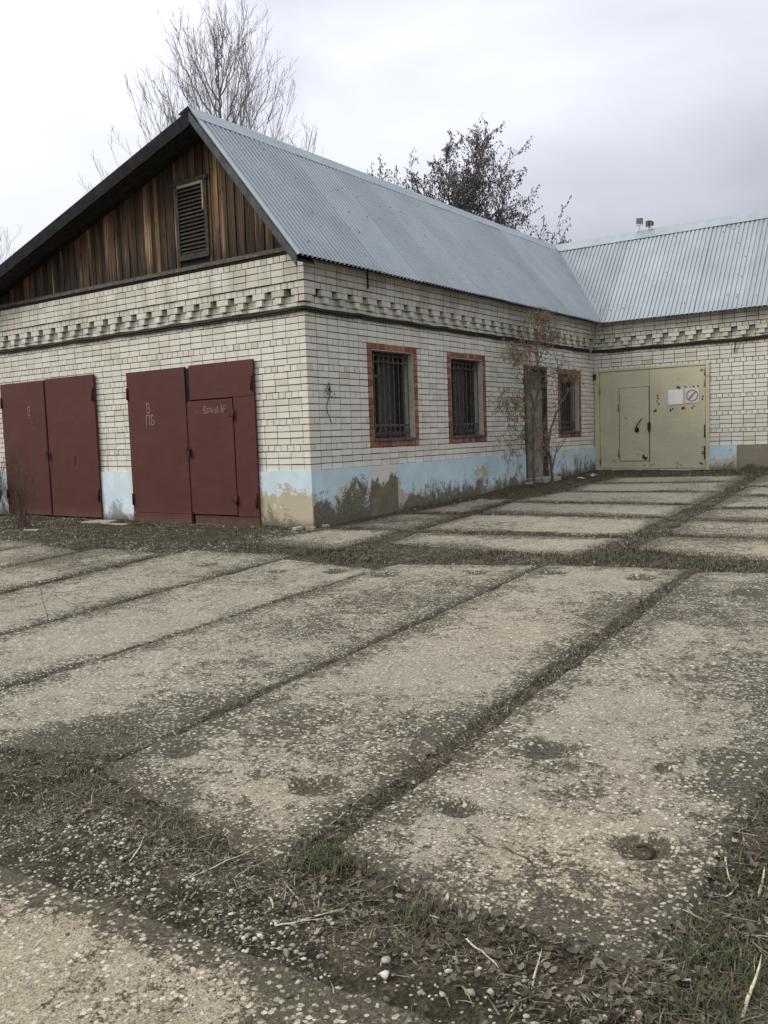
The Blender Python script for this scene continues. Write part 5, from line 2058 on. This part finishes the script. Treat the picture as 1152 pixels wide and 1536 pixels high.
tag(link('green_grass', gm), 'dull green grass tufts along the joints of the yard', 'grass', kind='stuff')

# broken straw and stalk bits lying flat over the earth
VS, FS, off = [], [[], []], 0
for (n_, x0, x1, y0, y1, L0, L1, w_, sd_) in [(420, 6.2, 8.1, -8.05, -6.4, .06, .15, .0034, 75), (160, 4.3, 6.2, -8.1, -6.9, .06, .15, .0034, 76), (7000, 3.9, 8.4, -8.3, -6, .03, .11, .0016, 71), (6000, 2.6, 8, -6, -2.5, .03, .10, .0022, 72), (9000, -8, 8, -3, 4, .04, .13, .0035, 73), (3000, 0, 8, 4, 11, .04, .13, .004, 74)]:
    X, Y = sample_joint(n_ * 4, x0, x1, y0, y1, sd_, .44, .06)
    X, Y = X[:n_], Y[:n_]
    add_blades(X, Y, L0, L1, 1.36, 1.56, w_, sd_)
gm = np_mesh('straw_litter', np.concatenate(VS), [np.concatenate(FS[0]), np.concatenate(FS[1])], M['strawbits'])
tag(link('straw_litter', gm), 'short bits of dry straw lying flat over the joints', 'straw', kind='stuff')

ICO_V = np.array([(0, 0, 1), (.894, 0, .447), (.276, .851, .447), (-.724, .526, .447), (-.724, -.526, .447), (.276, -.851, .447),
                  (.724, .526, -.447), (-.276, .851, -.447), (-.894, 0, -.447), (-.276, -.851, -.447), (.724, -.526, -.447), (0, 0, -1)])
ICO_F = np.array([(0, 1, 2), (0, 2, 3), (0, 3, 4), (0, 4, 5), (0, 5, 1), (1, 6, 2), (2, 7, 3), (3, 8, 4), (4, 9, 5), (5, 10, 1),
                  (2, 6, 7), (3, 7, 8), (4, 8, 9), (5, 9, 10), (1, 10, 6), (11, 7, 6), (11, 8, 7), (11, 9, 8), (11, 10, 9), (11, 6, 10)])


def stones(X, Y, S, seed, sink=.3):
    r = np.random.default_rng(seed)
    n = len(X)
    V = ICO_V[None] * (1 + r.uniform(-.42, .30, (n, 12, 1)))
    sc = np.stack([r.uniform(.8, 1.35, n), r.uniform(.6, 1.0, n), r.uniform(.4, .75, n)], 1) * S[:, None]
    V = V * sc[:, None]
    a = r.uniform(0, 2 * np.pi, n)
    c, s = np.cos(a)[:, None], np.sin(a)[:, None]
    b = r.normal(0, .3, n)
    cb_, sb_ = np.cos(b)[:, None], np.sin(b)[:, None]
    x, y, z = V[..., 0], V[..., 1], V[..., 2]
    y, z = y * cb_ - z * sb_, y * sb_ + z * cb_
    x, y = x * c - y * s, x * s + y * c
    Z = np.maximum(surf_z(X, Y), soil_z(X, Y))
    V = np.stack([x + X[:, None], y + Y[:, None], z + (Z + sc[:, 2] * (1 - 2 * sink))[:, None]], 2)
    F = (np.arange(n)[:, None, None] * 12 + ICO_F[None]).reshape(-1, 3)
    return V.reshape(-1, 3), F


r_ = np.random.default_rng(5)
Xs, Ys, Ss = [], [], []


def add_stones(n, x0, x1, y0, y1, s0, s1, keep):
    X = r_.uniform(x0, x1, n)
    Y = r_.uniform(y0, y1, n)
    ok = keep(X, Y)
    X, Y = X[ok], Y[ok]
    Xs.append(X)
    Ys.append(Y)
    Ss.append(s0 + (s1 - s0) * r_.random(len(X)) ** 2.2)


# gravel strip between the near slab and the next row
add_stones(9000, 5.0, 7.7, -8.5, -7.6, .0025, .011, lambda x, y: (slab_inside(x, y) < .22 * r_.random(len(x))) & (np.abs(y + 8.04 - .05 * np.sin(x * 5)) < .28 + .1 * (fbm(x * 3, y * 3, 9) - .5)) & (r_.random(len(x)) < sstep(.3, .6, fbm(x * 4, y * 4, 19))))
# joints
add_stones(26000, 3.0, 8.2, -7.6, -2, .002, .009, lambda x, y: (slab_inside(x, y) < .05) & (r_.random(len(x)) < sstep(.42, .7, fbm(x * 2.4, y * 2.4, 29)) * .8))
# loose chips on the slabs
add_stones(26000, 4.2, 8.0, -9.0, -5, .0012, .0046, lambda x, y: (slab_inside(x, y) > .02) & (r_.random(len(x)) < sstep(.45, .72, fbm(x * 1.8, y * 1.8, 39)) * .4))
add_stones(24000, 1.0, 8.0, -6.5, -1.5, .002, .007, lambda x, y: (slab_inside(x, y) > .0) & (r_.random(len(x)) < sstep(.5, .75, fbm(x * 1.5, y * 1.5, 49)) * .35))
# crushed stone before the gates and in the corner
add_stones(16000, -9.5, .3, -2.6, -.08, .006, .02, lambda x, y: (r_.random(len(x)) < sstep(.38, .62, fbm(x * 1.1, y * 1.9, 59)) * .55))
add_stones(9000, .1, 5.5, -2, 10.8, .006, .018, lambda x, y: (slab_inside(x, y) < .03) & (r_.random(len(x)) < sstep(.45, .7, fbm(x * 1.3, y * 1.3, 69)) * .6))
X, Y, S = np.concatenate(Xs), np.concatenate(Ys), np.concatenate(Ss)
V, F = stones(X, Y, S, 6)
tag(link('gravel', np_mesh('gravel', V, F, M['stone'])), 'loose pale gravel scattered over joints and slabs', 'gravel', kind='stuff')

# larger single stones at the near edge
for k, (sx, sy, ss) in enumerate([(6.64, -8.05, .021), (6.93, -7.93, .017), (6.97, -7.99, .019), (6.86, -7.98, .012), (7.16, -7.98, .015), (7.04, -8.08, .014), (6.80, -7.91, .013), (7.23, -7.95, .016), (7.28, -7.92, .013),
                                 (6.74, -8.00, .013), (7.40, -7.94, .013), (6.45, -8.02, .012), (6.56, -7.99, .011), (7.32, -8.02, .014), (6.88, -8.10, .015), (7.12, -7.88, .012), (6.28, -7.98, .012), (5.52, -7.72, .012), (5.62, -7.86, .011), (6.68, -7.95, .012)]):
    V, F = stones(np.array([0.0]), np.array([0.0]), np.array([ss]), 400 + k)
    V[:, 2] -= V[:, 2].min()
    o = link('stone', np_mesh('stone', V, F, M['stone']))
    z = float(max(surf_z(np.array(sx), np.array(sy)), soil_z(np.array(sx), np.array(sy))))
    o.location = (sx, sy, z - ss * .3)
    if k == 0:
        tag(o, 'largest pale stone lying alone at the edge of the nearest slab', 'stone', 'pale stones in the gravel strip')
    else:
        tag(o, 'thumb sized pale stone in the gravel along the nearest slab', 'stone', 'pale stones in the gravel strip')


# fallen leaves
def leaf_geo(n, seed):
    r = np.random.default_rng(seed)
    base = np.array([(-.5, 0), (-.28, .24), (.08, .30), (.30, .16), (.55, 0), (.30, -.16), (.08, -.30), (-.28, -.24), (0, 0)], float)
    V = np.zeros((n, 9, 3))
    V[:, :, :2] = base[None] * (1 + r.uniform(-.25, .25, (n, 9, 1)))
    curl = r.uniform(-.6, 1.3, n)
    V[:, :, 2] = (V[:, :, 1] ** 2 * 2.2 + V[:, :, 0] ** 2 * .7) * curl[:, None] + r.normal(0, .035, (n, 9))
    F = np.array([(8, i, (i + 1) % 8) for i in range(8)])
    return V, F


def leaves(X, Y, S, seed):
    r = np.random.default_rng(seed)
    n = len(X)
    V, F = leaf_geo(n, seed)
    V = V * S[:, None, None]
    tl = r.normal(0, .4, n)
    c, s = np.cos(tl)[:, None], np.sin(tl)[:, None]
    y, z = V[..., 1] * c - V[..., 2] * s, V[..., 1] * s + V[..., 2] * c
    tl = r.normal(0, .3, n)
    c, s = np.cos(tl)[:, None], np.sin(tl)[:, None]
    x, z = V[..., 0] * c - z * s, V[..., 0] * s + z * c
    a = r.uniform(0, 6.28, n)
    c, s = np.cos(a)[:, None], np.sin(a)[:, None]
    x, y = x * c - y * s, x * s + y * c
    Z = np.maximum(surf_z(X, Y), soil_z(X, Y))
    zz_ = z - z.min(1, keepdims=True)
    out = np.stack([x + X[:, None], y + Y[:, None], zz_ + (Z + .001 + r.uniform(0, .02, n))[:, None]], 2)
    FF = (np.arange(n)[:, None, None] * 9 + F[None]).reshape(-1, 3)
    return out.reshape(-1, 3), FF


LX, LY = [], []
for x0, x1, y0, y1, n in [(6.3, 7.7, -7.95, -7.5, 650), (7.55, 8.3, -7.9, -6.2, 900), (6.1, 6.5, -7.7, -6.0, 200), (4.2, 5.3, -7.9, -6.8, 260), (5.0, 6.4, -8.1, -7.6, 120), (5.6, 6.3, -6, -2, 150), (4, 6.5, -1.9, -.8, 200)]:
    X = r_.uniform(x0, x1, n)
    Y = r_.uniform(y0, y1, n)
    ok = slab_inside(X, Y) < .06
    ok &= fbm(X * 3, Y * 3, 88) > .38
    LX.append(X[ok])
    LY.append(Y[ok])
LX, LY = np.concatenate(LX), np.concatenate(LY)
V, F = leaves(LX, LY, r_.uniform(.014, .036, len(LX)), 9)
tag(link('leaf_litter', np_mesh('leaf_litter', V, F, M['leaf'])), 'brown fallen leaf litter caught along the slab edges', 'leaf litter', kind='stuff')
for k in range(36):
    if k < 16:
        sx, sy = r_.uniform(6.45, 7.5), r_.uniform(-7.85, -7.58)
    else:
        sx, sy = r_.uniform(7.62, 7.95), r_.uniform(-7.7, -6.5)
    V, F = leaf_geo(1, 700 + k)
    V = V[0] * r_.uniform(.036, .056)
    V[:, 2] -= V[:, 2].min()
    o = link('dead_leaf', np_mesh('dead_leaf', V, F, M['leaf'], True))
    z = float(max(surf_z(np.array(sx), np.array(sy)), soil_z(np.array(sx), np.array(sy))))
    o.location = (sx, sy, z + .012)
    o.rotation_euler = (r_.normal(0, .3), r_.normal(0, .3), r_.uniform(0, 6.28))
    if k < 16:
        tag(o, 'large curled brown leaf in the litter along the near end of the slab', 'leaf', 'large dead leaves at the slab end')
    else:
        tag(o, 'large curled brown leaf among the grass beside the slab edge', 'leaf', 'large dead leaves in the grass strip')

# dry reeds
REEDS = [((6.39, -7.86), (6.50, -7.96), .0085, 'pointed pale reed blade sticking up beside the gravel strip', .05),
         ((6.52, -7.97), (6.63, -7.85), .008, 'pale reed blade lying flat at the foot of the pointed one', .0),
         ((6.07, -7.93), (6.13, -7.56), .006, 'long thin reed stalk with a thick pale end across the earth joint', .01),
         ((5.75, -8.00), (5.73, -7.85), .012, 'broad split reed piece on the dark patch at the picture edge', .012),
         ((5.78, -7.97), (5.71, -7.83), .006, 'narrow reed lying against the broad split reed', .02),
         ((6.22, -7.34), (6.23, -7.05), .005, 'thin reed stem lying along the grassy joint', .015),
         ((7.09, -7.72), (7.27, -7.86), .008, 'slanting reed stem leaning over the leaf litter', .03),
         ((7.37, -7.84), (7.35, -7.74), .006, 'short reed stub standing in the litter', .06),
         ((7.89, -7.65), (7.87, -7.42), .010, 'pale reed stem standing in the grass of the corner', .05),
         ((7.62, -6.78), (7.70, -7.00), .008, 'pale reed strip lying on the slab edge by the grass', .008),
         ((7.69, -7.07), (7.72, -6.99), .007, 'small reed chip beside the slab edge', .006),
         ((6.55, -7.92), (6.67, -7.79), .009, 'flat tan reed strip bedded in the litter', .01),
         ((6.85, -7.70), (6.97, -7.69), .009, 'bent tan reed strip tucked under the slab end', .012),
         ((7.32, -7.96), (7.46, -7.81), .006, 'dark tan reed across the gravel end', .012),
         ((7.60, -7.57), (7.66, -7.50), .007, 'short pale reed on the slab corner', .008),
         ((7.79, -7.03), (7.77, -6.88), .010, 'wide greenish reed leaf in the grass strip', .02),
         ((5.90, -8.16), (5.98, -7.95), .004, 'dark thin twig on the earth before the nearest slab', .006),
         ((6.75, -7.88), (6.98, -7.96), .003, 'thin wiry twig crossing the gravel', .015),
         ((4.4, -7.2), (4.75, -7.05), .006, 'grey reed piece on the dead grass patch', .02),
         ((4.6, -7.45), (4.95, -7.4), .006, 'long grey reed along the dead grass patch', .02)]
for k, ((ax, ay), (bx, by), w, lab, lift) in enumerate(REEDS):
    rnd = random.Random(900 + k)
    n = 7
    L = math.hypot(bx - ax, by - ay)
    pts = []
    for i in range(n + 1):
        t = i / n
        x, y = ax + (bx - ax) * t, ay + (by - ay) * t
        off_ = .04 * L * math.sin(t * 3.0 + k)
        x += -(by - ay) / L * off_
        y += (bx - ax) / L * off_
        z = float(max(surf_z(np.array(x), np.array(y)), soil_z(np.array(x), np.array(y)))) + .006 + lift * t
        pts.append(Vector((x, y, z)))
    mb = MB()
    o0 = pts[0].copy()
    wid = [w * (.55 + .45 * math.sin(math.pi * min(1, i / n + .25))) * (1 if i < n else .3) for i in range(n + 1)]
    sd = Vector((-(by - ay), bx - ax, 0)).normalized()
    for i in range(n):
        a, b = pts[i] - o0, pts[i + 1] - o0
        wa, wb_ = sd * wid[i] * .5, sd * wid[i + 1] * .5
        h = Vector((0, 0, w * .22))
        mb.hull([a - wa, a + wa, a + wa * .4 + h, a - wa * .4 + h], [b - wb_, b + wb_, b + wb_ * .4 + h, b - wb_ * .4 + h])
    mat = M['straw'] if 'dark' not in lab and 'grey' not in lab and 'wiry' not in lab else M['sapbark']
    o = mb.build('dry_reed', mat, None, loc=o0)
    tag(o, lab, 'reed' if 'twig' not in lab else 'twig', 'dry reeds and twigs on the ground')

# rubble and scraps near the walls
def lump(name, x, y, sx, sy, sz, rot, mat, label, cat, seed, group=None):
    rnd = random.Random(seed)
    mb = MB()
    j = lambda s: rnd.uniform(-.12, .12) * s
    bot = [(-sx + j(sx), -sy + j(sy), 0), (sx + j(sx), -sy + j(sy), 0), (sx + j(sx), sy + j(sy), 0), (-sx + j(sx), sy + j(sy), 0)]
    top = [(a * .93 + j(sx), b * .93 + j(sy), sz * rnd.uniform(.85, 1.15)) for a, b, _ in bot]
    mb.hull(bot, top)
    z = float(soil_z(np.array(x), np.array(y)))
    o = mb.build(name, mat, None, bevel=min(sx, sy, sz) * .12, loc=(x, y, z - .012), rotz=rot)
    tag(o, label, cat, group)
    return o


lump('broken_brick', .10, -.17, .065, .055, .06, .4, M['claybrick'], 'reddish broken brick at the foot of the building corner', 'brick', 1)
lump('broken_brick', -.12, -.22, .07, .06, .05, 1.1, M['concrete'], 'pale rubble lump beside the red gate by the corner', 'rubble', 2)
lump('broken_brick', .13, .14, .05, .04, .045, .2, M['concrete'], 'small grey rubble lump at the side wall corner', 'rubble', 3)
lump('concrete_plate', -4.55, -.42, .30, .16, .03, .2, M['concrete'], 'flat grey concrete plate lying between the maroon gates', 'concrete plate', 4)
lump('concrete_plate', -4.05, -.52, .32, .05, .025, .1, M['concrete'], 'narrow pale strip beside the flat concrete plate', 'concrete strip', 5)
lump('concrete_plate', -4.9, -1.55, .14, .07, .04, .5, M['concrete'], 'pale stone chunk in the weeds before the far gate', 'stone', 6)
lump('broken_brick', .18, 7.0, .08, .06, .07, .3, M['concrete'], 'grey rubble block left of the doorway step', 'rubble', 7)


def scrap(x, y, L, w, rot, label, seed):
    rnd = random.Random(seed)
    mb = MB()
    n = 5
    z = float(soil_z(np.array(x), np.array(y)))
    prev = None
    V = []
    for i in range(n + 1):
        t = i / n - .5
        h = .012 + .02 * rnd.random()
        V.append([Vector((t * L, -w / 2 + rnd.uniform(-.01, .01), h)), Vector((t * L, w / 2 + rnd.uniform(-.01, .01), h + rnd.uniform(-.01, .02)))])
    for a, b in zip(V[:-1], V[1:]):
        mb.hull([a[0], a[1], b[1], b[0]], [p + Vector((0, 0, .003)) for p in (a[0], a[1], b[1], b[0])])
    o = mb.build('paper_scrap', M['paper'], None, loc=(x, y, z), rotz=rot)
    tag(o, label, 'scrap')


scrap(.62, 8.72, .30, .05, -.6, 'white paper scrap nearest to the leaning sapling', 1)
scrap(.55, 9.55, .26, .05, .3, 'white scrap by the wall between window and khaki gate', 2)
scrap(.75, 9.15, .12, .05, 1.3, 'smallest white scrap among those near the inner corner', 3)
